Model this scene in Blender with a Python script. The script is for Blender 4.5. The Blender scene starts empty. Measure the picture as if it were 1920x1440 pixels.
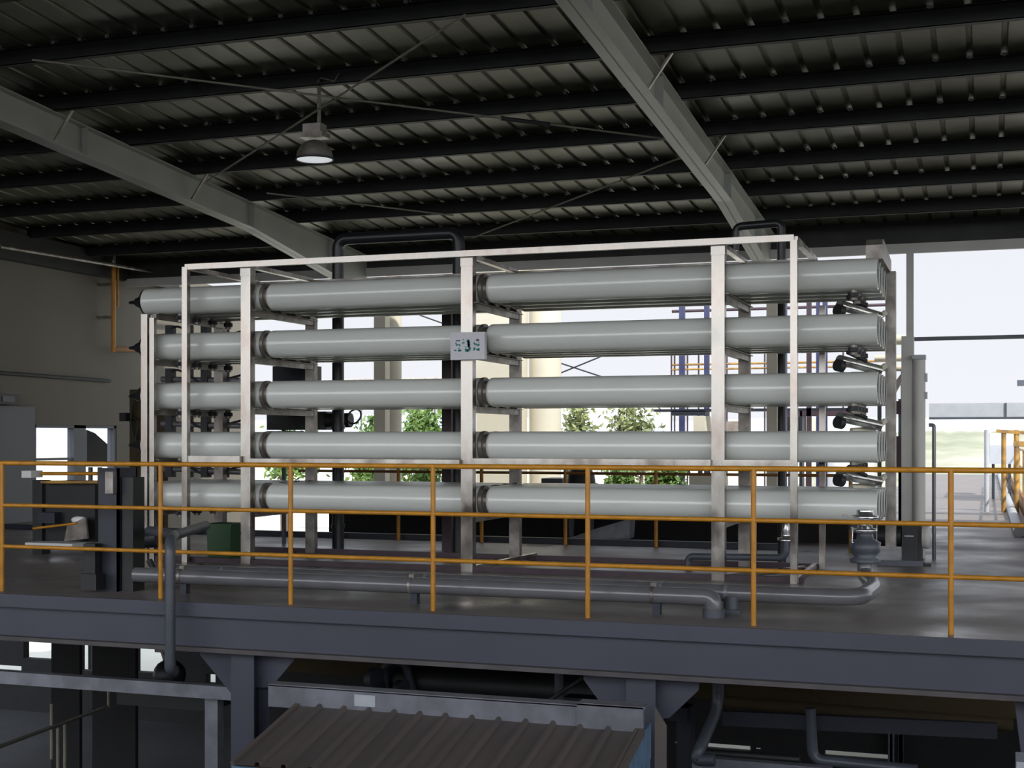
import bpy, bmesh, math, random
from mathutils import Vector, Matrix
random.seed(7)
S = bpy.context.scene
COL = S.collection

# ------------------------------------------------------------------ camera
H = 1.35                    # eye height above the steel deck (deck top is z = 0)
F = 2540.0                  # focal length in pixels of the 1920 px wide frame
YAW = math.radians(19.3)
CS, SN = math.cos(YAW), math.sin(YAW)
HOR = 820.0
cam = bpy.data.cameras.new('camera')
cam.sensor_width = 36.0
cam.lens = F / 1920 * 36
cam.shift_y = (HOR - 720) / 1920
cam.clip_end = 2000
co = bpy.data.objects.new('camera', cam)
COL.objects.link(co)
co.location = (0, 0, H)
co.rotation_euler = (math.pi / 2, 0, YAW)
S.camera = co

# ------------------------------------------------------------------ view + light
S.view_settings.view_transform = 'Standard'
S.view_settings.look = 'None'
S.view_settings.gamma = 1
S.view_settings.exposure = 0.0
S.view_settings.use_curve_mapping = False

W = bpy.data.worlds.new('sky')
S.world = W
W.use_nodes = True
nt = W.node_tree
nt.nodes.clear()
wo = nt.nodes.new('ShaderNodeOutputWorld')
bg = nt.nodes.new('ShaderNodeBackground')
tc = nt.nodes.new('ShaderNodeTexCoord')
sx = nt.nodes.new('ShaderNodeSeparateXYZ')
rp = nt.nodes.new('ShaderNodeValToRGB')
nt.links.new(tc.outputs['Generated'], sx.inputs[0])
nt.links.new(sx.outputs['Z'], rp.inputs[0])
rp.color_ramp.elements[0].position = 0.0
rp.color_ramp.elements[0].color = (0.90, 0.92, 0.97, 1)
rp.color_ramp.elements[1].position = 0.6
rp.color_ramp.elements[1].color = (0.72, 0.80, 0.95, 1)
e = rp.color_ramp.elements.new(0.16)
e.color = (0.86, 0.88, 0.94, 1)
nt.links.new(rp.outputs[0], bg.inputs[0])
# overcast sky, brightest on the sun's side (south, -Y)
ms = nt.nodes.new('ShaderNodeMapRange')
ms.inputs['From Min'].default_value = -0.1
ms.inputs['From Max'].default_value = -0.9
ms.inputs['To Min'].default_value = 1.0
ms.inputs['To Max'].default_value = 4.7
dp = nt.nodes.new('ShaderNodeVectorMath'); dp.operation = 'DOT_PRODUCT'
dp.inputs[1].default_value = (-0.18, 0.98, 0)
nt.links.new(tc.outputs['Generated'], dp.inputs[0])
nt.links.new(dp.outputs['Value'], ms.inputs[0])
nt.links.new(ms.outputs[0], bg.inputs[1])
nt.links.new(bg.outputs[0], wo.inputs[0])

sun = bpy.data.lights.new('sun', 'SUN')
sun.energy = 5.0
sun.angle = math.radians(1.2)
sun.color = (1.0, 0.95, 0.86)
so = bpy.data.objects.new('sun', sun)
COL.objects.link(so)
so.rotation_euler = (math.radians(38), math.radians(20), math.radians(25))

# ------------------------------------------------------------------ pixel -> place helpers
def ray(px, py):
    u, v = (px - 960) / F, (HOR - py) / F
    return Vector((u * CS - SN, u * SN + CS, v))
def at(px, py, Y):
    d = ray(px, py)
    return Vector((0, 0, H)) + d * (Y / d.y)
def atz(px, py, Z):
    d = ray(px, py)
    return Vector((0, 0, H)) + d * ((Z - H) / d.z)
def atx(px, py, X):
    d = ray(px, py)
    return Vector((0, 0, H)) + d * (X / d.x)
def atroof(px, py, c, sl=0.072):     # plane z - H = c - sl*y
    d = ray(px, py)
    t = c / (d.z + sl * d.y)
    return Vector((0, 0, H)) + d * t
def X_(px, Y):
    return at(px, 800, Y).x
def Z_(px, py, Y):
    return at(px, py, Y).z

# ------------------------------------------------------------------ materials
MATS = {}
def mat(name, col, rough=0.6, metal=0.0, var=0.0, scale=6.0, col2=None, bump=0.0, coat=0.0, rvar=0.0, stretch=(1, 1, 1), spec=0.5):
    m = bpy.data.materials.new(name)
    m.use_nodes = True
    t = m.node_tree
    b = t.nodes['Principled BSDF']
    b.inputs['Base Color'].default_value = (*col, 1)
    b.inputs['Roughness'].default_value = rough
    b.inputs['Metallic'].default_value = metal
    b.inputs['Coat Weight'].default_value = coat
    b.inputs['Coat Roughness'].default_value = 0.12
    b.inputs['Specular IOR Level'].default_value = spec
    tcn = t.nodes.new('ShaderNodeTexCoord')
    mp = t.nodes.new('ShaderNodeMapping')
    mp.inputs['Scale'].default_value = stretch
    t.links.new(tcn.outputs['Object'], mp.inputs[0])
    n = t.nodes.new('ShaderNodeTexNoise')
    n.inputs['Scale'].default_value = scale
    n.inputs['Detail'].default_value = 6
    t.links.new(mp.outputs[0], n.inputs['Vector'])
    r = t.nodes.new('ShaderNodeValToRGB')
    r.color_ramp.elements[0].position = 0.35
    r.color_ramp.elements[1].position = 0.68
    c2 = col2 if col2 else tuple(max(0, c * (1 - var)) for c in col)
    r.color_ramp.elements[0].color = (*c2, 1)
    r.color_ramp.elements[1].color = (*col, 1)
    t.links.new(n.outputs['Fac'], r.inputs[0])
    t.links.new(r.outputs[0], b.inputs['Base Color'])
    if rvar:
        mr = t.nodes.new('ShaderNodeMapRange')
        mr.inputs['To Min'].default_value = max(0.02, rough - rvar)
        mr.inputs['To Max'].default_value = min(1, rough + rvar)
        mr.inputs['From Min'].default_value = 0.3
        mr.inputs['From Max'].default_value = 0.7
        t.links.new(n.outputs['Fac'], mr.inputs[0])
        t.links.new(mr.outputs[0], b.inputs['Roughness'])
    if bump:
        bn = t.nodes.new('ShaderNodeBump')
        bn.inputs['Strength'].default_value = bump
        bn.inputs['Distance'].default_value = 0.02
        t.links.new(n.outputs['Fac'], bn.inputs['Height'])
        t.links.new(bn.outputs[0], b.inputs['Normal'])
    MATS[name] = m
    return m

mat('roof_metal', (0.23, 0.225, 0.172), 0.42, 0.6, var=0.5, scale=1.3, rvar=0.1)
mat('purlin', (0.030, 0.031, 0.028), 0.65, var=0.4, scale=3)
mat('rafter', (0.36, 0.37, 0.33), 0.38, var=0.12, scale=2)
mat('rust_rod', (0.26, 0.24, 0.19), 0.6, 0.2, var=0.3)
mat('wall_paint', (0.165, 0.15, 0.122), 0.85, var=0.15, scale=0.6)
mat('wall_panel', (0.17, 0.175, 0.185), 0.8, var=0.1, scale=0.8)
mat('vessel_shell', (0.66, 0.68, 0.625), 0.26, var=0.04, scale=1.2, coat=0.5)
mat('vessel_end_shade', (0.02, 0.026, 0.027), 0.6)  # shade of the hollow tube ends, put into the colour
mat('stainless', (0.42, 0.40, 0.36), 0.25, 0.95, scale=4, col2=(0.22, 0.19, 0.165), rvar=0.1, stretch=(1, 1, 0.6))
mat('dull_steel', (0.33, 0.31, 0.28), 0.42, 0.6, scale=6, col2=(0.16, 0.14, 0.12))
mat('black_plastic', (0.012, 0.013, 0.015), 0.38, var=0.2)
mat('black_rubber', (0.02, 0.021, 0.024), 0.6, var=0.2)
mat('orange_paint', (0.55, 0.235, 0.012), 0.42, var=0.25, scale=9)
mat('yellow_paint', (0.50, 0.28, 0.05), 0.5, scale=6, col2=(0.22, 0.13, 0.06))
mat('brown_orange', (0.30, 0.13, 0.03), 0.6, var=0.4, scale=2)
mat('slate_paint', (0.060, 0.063, 0.086), 0.5, var=0.12, scale=1.4)
mat('slate_dark', (0.020, 0.023, 0.035), 0.5, var=0.2)
mat('flange_brown', (0.10, 0.088, 0.088), 0.7, var=0.3, scale=4)
mat('deck_plate', (0.23, 0.20, 0.182), 0.44, scale=0.9, col2=(0.14, 0.125, 0.12), rvar=0.2, bump=0.12, spec=0.5)
mat('pipe_grey', (0.145, 0.143, 0.15), 0.26, var=0.2, scale=3, coat=0.3)
mat('pipe_slate', (0.075, 0.084, 0.10), 0.4, var=0.25, scale=4)
mat('green_plastic', (0.003, 0.055, 0.004), 0.5, var=0.2)
mat('white_paper', (0.62, 0.62, 0.64), 0.6, var=0.05)
mat('teal_ink', (0.06, 0.36, 0.32), 0.6, var=0.5, scale=60)
mat('blue_ink', (0.10, 0.14, 0.26), 0.6, var=0.4, scale=60)
mat('beige_paint', (0.62, 0.58, 0.46), 0.6, var=0.1, scale=1.2)
mat('cream_white', (0.70, 0.70, 0.66), 0.6, var=0.1)
mat('cabinet_grey', (0.52, 0.51, 0.47), 0.5, var=0.1, scale=2)
mat('light_grey', (0.45, 0.47, 0.50), 0.5, var=0.1)
mat('machine_black', (0.014, 0.0145, 0.015), 0.5, var=0.3)
mat('navy_steel', (0.035, 0.04, 0.11), 0.5, var=0.3)
mat('brown_steel', (0.06, 0.035, 0.045), 0.6, var=0.3)
mat('chrome', (0.75, 0.75, 0.74), 0.18, 0.9, var=0.4, scale=14)
mat('galvanised', (0.27, 0.275, 0.31), 0.4, 0.35, scale=5, col2=(0.17, 0.172, 0.19))
mat('brown_sheet', (0.14, 0.112, 0.10), 0.6, 0.1, scale=2, col2=(0.10, 0.088, 0.08), stretch=(3, 0.5, 1))
mat('blue_sheet', (0.13, 0.22, 0.33), 0.55, var=0.2)
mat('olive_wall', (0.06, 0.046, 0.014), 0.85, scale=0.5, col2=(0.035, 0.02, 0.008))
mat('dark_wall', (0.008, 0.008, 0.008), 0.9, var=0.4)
mat('brick', (0.30, 0.22, 0.19), 0.9, scale=8, col2=(0.45, 0.42, 0.38))
mat('ground', (0.72, 0.70, 0.62), 0.95, scale=0.3, col2=(0.58, 0.57, 0.48))
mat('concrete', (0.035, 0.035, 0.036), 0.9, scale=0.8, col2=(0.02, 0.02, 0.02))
mat('sand', (0.42, 0.41, 0.33), 0.95, scale=0.15, col2=(0.24, 0.26, 0.17))
mat('leaf', (0.16, 0.26, 0.05), 0.6, scale=1.5, col2=(0.08, 0.15, 0.03))
mat('leaf_olive', (0.26, 0.28, 0.12), 0.6, scale=1.5, col2=(0.14, 0.17, 0.06))
mat('bark', (0.10, 0.07, 0.05), 0.9)
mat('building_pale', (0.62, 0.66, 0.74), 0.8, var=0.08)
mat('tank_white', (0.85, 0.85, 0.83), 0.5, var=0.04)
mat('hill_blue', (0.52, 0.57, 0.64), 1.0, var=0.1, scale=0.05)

g = bpy.data.materials.new('window_glass'); g.use_nodes = True
gb = g.node_tree.nodes['Principled BSDF']
gb.inputs['Base Color'].default_value = (0.9, 0.93, 0.96, 1)
gb.inputs['Transmission Weight'].default_value = 1.0
gb.inputs['Roughness'].default_value = 0.02
gb.inputs['IOR'].default_value = 1.05
MATS['window_glass'] = g

lensm = bpy.data.materials.new('lamp_lens'); lensm.use_nodes = True
lb = lensm.node_tree.nodes['Principled BSDF']
lb.inputs['Base Color'].default_value = (0.75, 0.78, 0.8, 1)
lb.inputs['Emission Color'].default_value = (0.85, 0.9, 0.95, 1)
lb.inputs['Emission Strength'].default_value = 0.55
MATS['lamp_lens'] = lensm

# ------------------------------------------------------------------ mesh builder
class MB:
    def __init__(s):
        s.v, s.f, s.sm = [], [], []
    def add(s, vs, fs, smooth=False):
        o = len(s.v)
        s.v += [Vector(v) for v in vs]
        for f in fs:
            s.f.append([i + o for i in f]); s.sm.append(smooth)
        return s
    def box(s, x0, x1, y0, y1, z0, z1):
        vs = [(x, y, z) for z in (z0, z1) for y in (y0, y1) for x in (x0, x1)]
        return s.add(vs, [(0, 2, 3, 1), (4, 5, 7, 6), (0, 1, 5, 4), (2, 6, 7, 3), (0, 4, 6, 2), (1, 3, 7, 5)])
    def beam(s, a, b, w, h, up=(0, 0, 1)):
        """rectangular bar from a to b, w across, h along up"""
        a, b = Vector(a), Vector(b)
        d = (b - a).normalized()
        up = Vector(up)
        if abs(d.dot(up)) > 0.95: up = Vector((0, 1, 0))
        r = d.cross(up).normalized() * (w / 2)
        u = r.cross(d).normalized() * (h / 2)
        vs = [a - r - u, a + r - u, a + r + u, a - r + u, b - r - u, b + r - u, b + r + u, b - r + u]
        return s.add(vs, [(0, 1, 2, 3), (7, 6, 5, 4), (0, 4, 5, 1), (1, 5, 6, 2), (2, 6, 7, 3), (3, 7, 4, 0)])
    def tube(s, pts, r, n=14, bend=0.0, cap=True, radii=None):
        P = [Vector(p) for p in pts]
        if bend and len(P) > 2:
            Q = [P[0]]
            for i in range(1, len(P) - 1):
                a, b, c = P[i - 1], P[i], P[i + 1]
                d1, d2 = (a - b), (c - b)
                k = min(bend, d1.length * 0.49, d2.length * 0.49)
                p1, p2 = b + d1.normalized() * k, b + d2.normalized() * k
                for j in range(7):
                    t = j / 6
                    Q.append(p1 * (1 - t) ** 2 + b * 2 * t * (1 - t) + p2 * t * t)
            Q.append(P[-1]); P = Q
        rings = []
        d0 = (P[1] - P[0]).normalized()
        up = Vector((0, 0, 1)) if abs(d0.z) < 0.9 else Vector((0, 1, 0))
        for i, p in enumerate(P):
            if i == 0: d = P[1] - P[0]
            elif i == len(P) - 1: d = P[-1] - P[-2]
            else: d = (P[i + 1] - P[i]).normalized() + (P[i] - P[i - 1]).normalized()
            d.normalize()
            x = up - d * up.dot(d)
            if x.length < 1e-4: x = d.orthogonal()
            x.normalize(); up = x
            y = d.cross(x)
            rr = radii[i] if radii else r
            rings.append([p + x * (rr * math.cos(2 * math.pi * k / n)) + y * (rr * math.sin(2 * math.pi * k / n)) for k in range(n)])
        vs = [v for rg in rings for v in rg]
        fs = []
        for i in range(len(rings) - 1):
            for k in range(n):
                k2 = (k + 1) % n
                fs.append((i * n + k, i * n + k2, (i + 1) * n + k2, (i + 1) * n + k))
        s.add(vs, fs, True)
        if cap:
            s.add(rings[0], [tuple(range(n))[::-1]])
            s.add(rings[-1], [tuple(range(n))])
        return s
    def lathe(s, base, axis, prof, n=20):
        """prof: list of (distance along axis, radius)"""
        base, axis = Vector(base), Vector(axis).normalized()
        return s.tube([base + axis * d for d, _ in prof], 0, n=n, cap=False, radii=[max(r, 1e-4) for _, r in prof]) if False else s._lathe(base, axis, prof, n)
    def _lathe(s, base, axis, prof, n):
        x = axis.orthogonal().normalized(); y = axis.cross(x)
        vs, fs = [], []
        for d, r in prof:
            for k in range(n):
                a = 2 * math.pi * k / n
                vs.append(base + axis * d + x * (r * math.cos(a)) + y * (r * math.sin(a)))
        for i in range(len(prof) - 1):
            for k in range(n):
                k2 = (k + 1) % n
                fs.append((i * n + k, i * n + k2, (i + 1) * n + k2, (i + 1) * n + k))
        s.add(vs, fs, True)
        if prof[0][1] > 1e-3: s.add(vs[:n], [tuple(range(n))[::-1]])
        if prof[-1][1] > 1e-3: s.add(vs[-n:], [tuple(range(n))])
        return s
    def prism(s, poly, off):
        """extrude a planar polygon by vector off"""
        n = len(poly); off = Vector(off)
        a = [Vector(p) for p in poly]; b = [p + off for p in a]
        fs = [tuple(range(n)), tuple(range(2 * n - 1, n - 1, -1))]
        for i in range(n):
            j = (i + 1) % n
            fs.append((i, i + n, j + n, j))
        return s.add(a + b, fs)
    def blob(s, c, r, sq=(1, 1, 1), n=10, jit=0.0):
        prof = []
        vs, fs = [], []
        for i in range(1, n):
            th = math.pi * i / n
            for k in range(n * 2):
                a = math.pi * k / n
                q = 1 + random.uniform(-jit, jit)
                vs.append((c[0] + r * sq[0] * q * math.sin(th) * math.cos(a), c[1] + r * sq[1] * q * math.sin(th) * math.sin(a), c[2] + r * sq[2] * q * math.cos(th)))
        m = n * 2
        for i in range(n - 2):
            for k in range(m):
                k2 = (k + 1) % m
                fs.append((i * m + k, (i + 1) * m + k, (i + 1) * m + k2, i * m + k2))
        fs.append(tuple(range(m))); fs.append(tuple(range(len(vs) - 1, len(vs) - m - 1, -1)))
        return s.add(vs, fs, True)
    def build(s, name, material, parent=None, org=None):
        if org is None:
            org = WORG.get(parent.name, Vector((0, 0, 0))) if parent else Vector((0, 0, 0))
        me = bpy.data.meshes.new(name)
        me.from_pydata([tuple(v - org) for v in s.v], [], s.f)
        me.polygons.foreach_set('use_smooth', s.sm)
        me.materials.append(MATS[material])
        bm = bmesh.new(); bm.from_mesh(me)
        bmesh.ops.recalc_face_normals(bm, faces=bm.faces)
        bm.to_mesh(me); bm.free()
        o = bpy.data.objects.new(name, me)
        COL.objects.link(o)
        if parent: o.parent = parent
        WORG[o.name] = org
        return o
WORG = {}
def thing(name, label, cat, loc, group=None):
    o = bpy.data.objects.new(name, None)
    o.empty_display_size = 0.1
    COL.objects.link(o)
    o.location = loc
    WORG[o.name] = Vector(loc)
    o['label'] = label; o['category'] = cat
    if group: o['group'] = group
    return o
def tag(o, label, cat, group=None, kind=None):
    o['label'] = label; o['category'] = cat
    if group: o['group'] = group
    if kind: o['kind'] = kind
    return o
def solo(name, mb, material, label, cat, group=None):
    """one-mesh thing, origin at its base"""
    xs = [v.x for v in mb.v]; ys = [v.y for v in mb.v]; zs = [v.z for v in mb.v]
    org = Vector(((min(xs) + max(xs)) / 2, (min(ys) + max(ys)) / 2, min(zs)))
    o = mb.build(name, material, None, org)
    o.location = org
    return tag(o, label, cat, group)
def struct(name, mb, material, parent=None):
    o = mb.build(name, material, parent)
    if not parent: o['kind'] = 'structure'
    return o
def copy_tree(o, parent=None):
    c = o.copy(); COL.objects.link(c)
    if parent: c.parent = parent
    for ch in [k for k in o.children]:
        copy_tree(ch, c)
    return c
def wall_grid(mb, us, ws, holes, fn):
    """fill cells of a wall (u along, w up) outside the holes; fn(u0,u1,w0,w1) adds a box"""
    U = sorted(set(us + [h[0] for h in holes] + [h[1] for h in holes]))
    Wv = sorted(set(ws + [h[2] for h in holes] + [h[3] for h in holes]))
    for i in range(len(U) - 1):
        for j in range(len(Wv) - 1):
            cu, cw = (U[i] + U[i + 1]) / 2, (Wv[j] + Wv[j + 1]) / 2
            if any(h[0] < cu < h[1] and h[2] < cw < h[3] for h in holes): continue
            fn(U[i], U[i + 1], Wv[j], Wv[j + 1])
    return mb

# ================================================================== STRUCTURE
SL = 0.072
RC = 4.62                    # roof sheet underside: z - H = RC - SL*y
def roofz(y, c=RC): return H + c - SL * y
RY0, RY1 = -5.0, 20.6
GZ = -3.5
RIB = 0.31

# ceiling: ribbed sheet; every rib is a fold running down the slope
mb = MB()
x = -15.0
prof = []
while x < 12.0:
    prof += [(x, 0), (x + RIB - .062, 0), (x + RIB - .05, 0.028), (x + RIB - .012, 0.028)]
    x += RIB
prof.append((x, 0))
def addsheet(y0, y1):
    o = len(mb.v)
    vs = []
    for (px, dz) in prof:
        vs.append((px, y0, roofz(y0) + dz)); vs.append((px, y1, roofz(y1) + dz))
    fs = [(2 * i, 2 * i + 2, 2 * i + 3, 2 * i + 1) for i in range(len(prof) - 1)]
    top = [(p[0], p[1], p[2] + 0.10) for p in (vs[0], vs[-2], vs[-1], vs[1])]
    mb.add(vs, fs)
    mb.add([(vs[0][0], y0, roofz(y0) + .09), (vs[-1][0], y0, roofz(y0) + .09), (vs[-1][0], y1, roofz(y1) + .09), (vs[0][0], y1, roofz(y1) + .09)], [(0, 1, 2, 3)])
addsheet(RY0, RY1)
ceil = struct('ceiling', mb, 'roof_metal')

# deck (floor), from the fascia back; the walkway runs on behind at right
mb = MB()
mb.box(-14.4, 1.6, 9.56, 16.4, -0.06, 0.0)
mb.box(-2.3, 0.62, 16.4, 52, -0.06, 0.0)
struct('floor', mb, 'deck_plate')
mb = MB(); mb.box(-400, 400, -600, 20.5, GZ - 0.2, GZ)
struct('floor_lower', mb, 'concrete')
mb = MB(); mb.box(-500, 500, 20.5, 1400, GZ - 0.2, GZ)
struct('ground', mb, 'ground')

# left wall with a window / door opening
WX = -14.5
wy0, wy1 = atx(66, 820, WX).y, atx(219, 820, WX).y
wz1 = atx(140, 797, WX).z; wz0 = atx(140, 1010, WX).z
mb = MB()
wall_grid(mb, [5.0, 24.6], [-.45, 4.12], [(wy0, wy1, wz0, wz1)], lambda a, b, c, d: mb.box(WX - 0.2, WX, a, b, c, d))
mb.prism([(WX - .2, 5, 4.12), (WX - .2, 24.6, 4.12), (WX - .2, 24.6, roofz(24.6) + .1), (WX - .2, 5, roofz(5) + .1)], (.12, 0, 0))
struct('wall_left', mb, 'wall_paint')
# pale inner panel of the wall at far left
mb = MB(); mb.box(WX, WX + 0.06, 8.0, atx(60, 820, WX).y, 0.0, atx(30, 762, WX).z)
solo('wall_panel', mb, 'wall_panel', 'smooth pale grey panel covering the wall at far left', 'panel')
w = thing('window_1', 'window', 'window', (WX - 0.1, (wy0 + wy1) / 2, wz0)); del w['label']; del w['category']; w['kind'] = 'structure'
mb = MB()
t = 0.05
ymid0, ymid1 = atx(141, 820, WX).y, atx(163, 820, WX).y
for a, b in ((wy0, wy0 + t), (wy1 - t, wy1), (ymid0, ymid1)): mb.box(WX - 0.16, WX - 0.02, a, b, wz0, wz1)
mb.box(WX - 0.16, WX - 0.02, wy0, wy1, wz1 - t, wz1)
zr = atx(100, 861, WX).z
mb.box(WX - 0.15, WX - 0.04, wy0, ymid0, zr - 0.02, zr + 0.02)
mb.build('window_frame', 'wall_panel', w)
mb = MB(); mb.box(WX - 0.09, WX - 0.085, wy0 + t, ymid0, wz0, wz1 - t); mb.box(WX - 0.09, WX - 0.085, ymid1, wy1 - t, wz0, wz1 - t)
mb.build('pane', 'window_glass', w)

# lower rear wall (under the deck) with openings
LY = 19.8
def lrect(x0, y0, x1, y1):
    return (X_(x0, LY), X_(x1, LY), Z_((x0 + x1) / 2, y1, LY), Z_((x0 + x1) / 2, y0, LY))
holes = [lrect(44, 1180, 96, 1236), lrect(-30, 1247, 40, 1258), lrect(149, 1186, 173, 1258), lrect(254, 1192, 312, 1262), lrect(386, 1264, 404, 1282),
         lrect(1263, 1391, 1288, 1398), lrect(1264, 1411, 1281, 1414), lrect(1324, 1396, 1407, 1407), lrect(1415, 1402, 1426, 1408), lrect(1546, 1411, 1672, 1423), lrect(1550, 1427, 1645, 1431),
         lrect(357, 1306, 372, 1315), lrect(392, 1308, 404, 1315)]
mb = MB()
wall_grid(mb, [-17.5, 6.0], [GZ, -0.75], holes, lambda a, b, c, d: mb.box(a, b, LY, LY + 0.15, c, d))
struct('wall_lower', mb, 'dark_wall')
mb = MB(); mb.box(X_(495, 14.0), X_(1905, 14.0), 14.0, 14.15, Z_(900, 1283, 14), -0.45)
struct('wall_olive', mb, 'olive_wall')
# low dark parapet behind the deck
mb = MB(); mb.box(X_(640, 18), X_(1640, 18), 17.6, 18.3, -1.1, 0.42)
struct('wall_back', mb, 'dark_wall')
mb = MB(); mb.box(-14.4, -2.3, 16.4, 16.5, -0.4, 0.07)
struct('trim_1', mb, 'slate_dark')
# kerb pipe + brown toe board on the right edge of the walkway
mb = MB(); mb.tube([(0.42, 19.6, 0.07), (0.42, 52, 0.07)], 0.075, n=12)
solo('kerb_pipe', mb, 'light_grey', 'pale grey pipe laid along the right edge of the walkway', 'pipe')
mb = MB(); mb.box(0.60, 0.64, 14, 52, 0.0, 0.30)
solo('toe_board', mb, 'brown_orange', 'rusty orange toe board along the far right walkway edge', 'board')

# ================================================================== ROOF STEEL
XR, XL = -3.05, -9.70
def raf_bottom(y):
    z = 3.38 - SL * (y - 10)
    if y > 16.6: z -= (y - 16.6) * 0.075
    return H + z
def rafter(X, label, braces):
    t = thing('roof_rafter', label, 'beam', (X, 20.3, roofz(20.3, 4.0)))
    ys = [RY0, 4, 10, 16.6, 20.4]
    fl = MB(); wb = MB(); tp = MB()
    for a, b in zip(ys[:-1], ys[1:]):
        za, zb = raf_bottom(a), raf_bottom(b)
        fl.add([(X - .1, a, za), (X + .1, a, za), (X + .1, a, za + .014), (X - .1, a, za + .014), (X - .1, b, zb), (X + .1, b, zb), (X + .1, b, zb + .014), (X - .1, b, zb + .014)],
               [(0, 1, 2, 3), (7, 6, 5, 4), (0, 4, 5, 1), (1, 5, 6, 2), (2, 6, 7, 3), (3, 7, 4, 0)])
        ta, tb = H + 4.45 - SL * a, H + 4.45 - SL * b
        wb.add([(X - .008, a, za), (X + .008, a, za), (X + .008, a, ta), (X - .008, a, ta), (X - .008, b, zb), (X + .008, b, zb), (X + .008, b, tb), (X - .008, b, tb)],
               [(0, 1, 2, 3), (7, 6, 5, 4), (0, 4, 5, 1), (1, 5, 6, 2), (2, 6, 7, 3), (3, 7, 4, 0)])
    tp.beam((X, RY0, H + 4.445 - SL * RY0), (X, 20.4, H + 4.445 - SL * 20.4), .2, .014)
    fl.build('bottom_flange', 'rafter', t); wb.build('web', 'rafter', t); tp.build('top_flange', 'rafter', t)
    for y in (4, 7.2, 10.4, 12.9, 16.6, 19.0):
        zb = raf_bottom(y); zt = H + 4.44 - SL * y
        m = MB(); m.box(X - .09, X + .09, y - .006, y + .006, zb + .014, zt)
        m.build('stiffener', 'rafter', t)
    for y, side in braces:
        m = MB()
        zb = raf_bottom(y) + .04
        m.beam((X + side * .07, y, zb), (X + side * 0.30, y, H + 4.46 - SL * y), .04, .02)
        m.build('knee_brace', 'dull_steel', t)
    return t
PY = [6.8, 8.2, 9.6, 11.0, 12.35, 13.73, 15.06, 16.5, 17.85, 19.3]
rafter(XR, 'long pale grey steel roof beam at upper right, nearest the middle', [(PY[4], 1), (PY[6], 1), (PY[2], 1)])
rafter(XL, 'long pale grey steel roof beam running down from the left edge', [(PY[4], 1), (PY[6], 1)])
ords = ['nearest', 'second nearest', 'third nearest', 'fourth nearest', 'fifth nearest', 'fifth from the rear', 'fourth from the rear', 'third from the rear', 'next to last', 'rearmost']
for i, y in enumerate(PY):
    z = H + 4.45 - SL * y
    m = MB()
    m.box(-14.45, 12, y - .006, y + .006, z, z + .165)           # web
    m.box(-14.45, 12, y - .07, y, z, z + .008)                 # lower lip
    m.box(-14.45, 12, y - .07, y, z + .157, z + .165)
    m.box(-14.45, 12, y - .07, y - .064, z, z + .025)
    o = solo('purlin', m, 'purlin', 'dark steel purlin under the ribbed roof, %s from the viewer' % ords[i] if i < 5 else 'dark steel purlin under the ribbed roof, %s of the ten' % ords[i], 'purlin', 'purlins carrying the ribbed roof sheets')
# pale fixing clips glinting along purlins (each clip hugs a rib)
clipspots = []
cx = -12
for yi in (3, 4, 5, 6, 7, 8):
    y = PY[yi]; 
    k = 0
    xx = -15.0 + RIB - .031
    while xx < 1.5:
        if xx > -9.5 and random.random() < 0.55:
            clipspots.append((xx, y - 0.085))
        xx += RIB
first = None
pnames = {PY[3]: 'fourth nearest', PY[4]: 'fifth nearest', PY[5]: 'sixth nearest', PY[6]: 'fourth rearmost', PY[7]: 'third rearmost', PY[8]: 'second rearmost'}
for i, (xx, y) in enumerate(clipspots[:130]):
    if first is None:
        m = MB(); m.box(-.022, .022, -.02, .02, -.014, .014); m.box(-.008, .008, -.03, .03, -.02, .0)
        first = m.build('roof_clip', 'chrome', None)
        tag(first, 'small shiny roof fixing clip where a sheet rib crosses a purlin', 'clip', 'roof clips along the purlins')
        o = first
    else:
        o = first.copy(); COL.objects.link(o)
    o.location = (xx, y, roofz(y) - 0.012)
    o['label'] = 'small shiny roof clip on a sheet rib at the %s purlin' % pnames[min(pnames, key=lambda q: abs(q - .085 - y))]
    o['group'] = 'clips at the %s purlin' % pnames[min(pnames, key=lambda q: abs(q - .085 - y))]
# eave beam at the rear + wall head
ez1 = roofz(20.6)
m = MB(); m.box(-14.4, 12, 20.45, 20.6, H + 2.80, ez1 + .05)
solo('eave_beam', m, 'purlin', 'deep dark eave beam along the rear edge of the roof', 'beam')
m = MB(); m.box(-14.4, 12, 20.35, 20.42, H + 2.66, H + 2.80)
solo('eave_channel', m, 'cabinet_grey', 'pale grey steel channel just below the dark rear eave beam', 'channel')
# dark beam on top of the left wall
m = MB(); m.box(WX + .0, WX + .16, 5, 22.0, 4.12, 4.55); 
solo('wall_head_beam', m, 'purlin', 'dark beam along the top of the left wall', 'beam')
m = MB()
p, q = atx(0, 462, WX + .6), atx(350, 520, WX + .6)
m.tube([p, q], .03, n=8)
solo('wall_conduit', m, 'dull_steel', 'grey pipe running along the top of the left wall', 'pipe')

# bracing rods
def rod(a, b, label, r=.011, c=4.15):
    m = MB(); m.tube([atroof(a[0], a[1], c), atroof(b[0], b[1], c)], r, n=6)
    solo('bracing_rod', m, 'rust_rod', label, 'rod', 'roof bracing rods')
rod((388, 340), (872, 28), 'thin roof bracing rod rising right behind the hanging lamp')
rod((60, 112), (1262, 262), 'thin roof bracing rod crossing from upper left to the right roof beam')
rod((885, 446), (1288, 291), 'thin roof bracing rod between the black pipe top and the right roof beam')
rod((500, 362), (850, 404), 'short thin bracing rod low over the left half of the rack')
# turnbuckle on the second rod
m = MB(); m.tube([atroof(940, 222, 4.15), atroof(1030, 233, 4.15)], .022, n=8)
solo('turnbuckle', m, 'black_rubber', 'dark turnbuckle in the middle of the long roof rod', 'turnbuckle')

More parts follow.
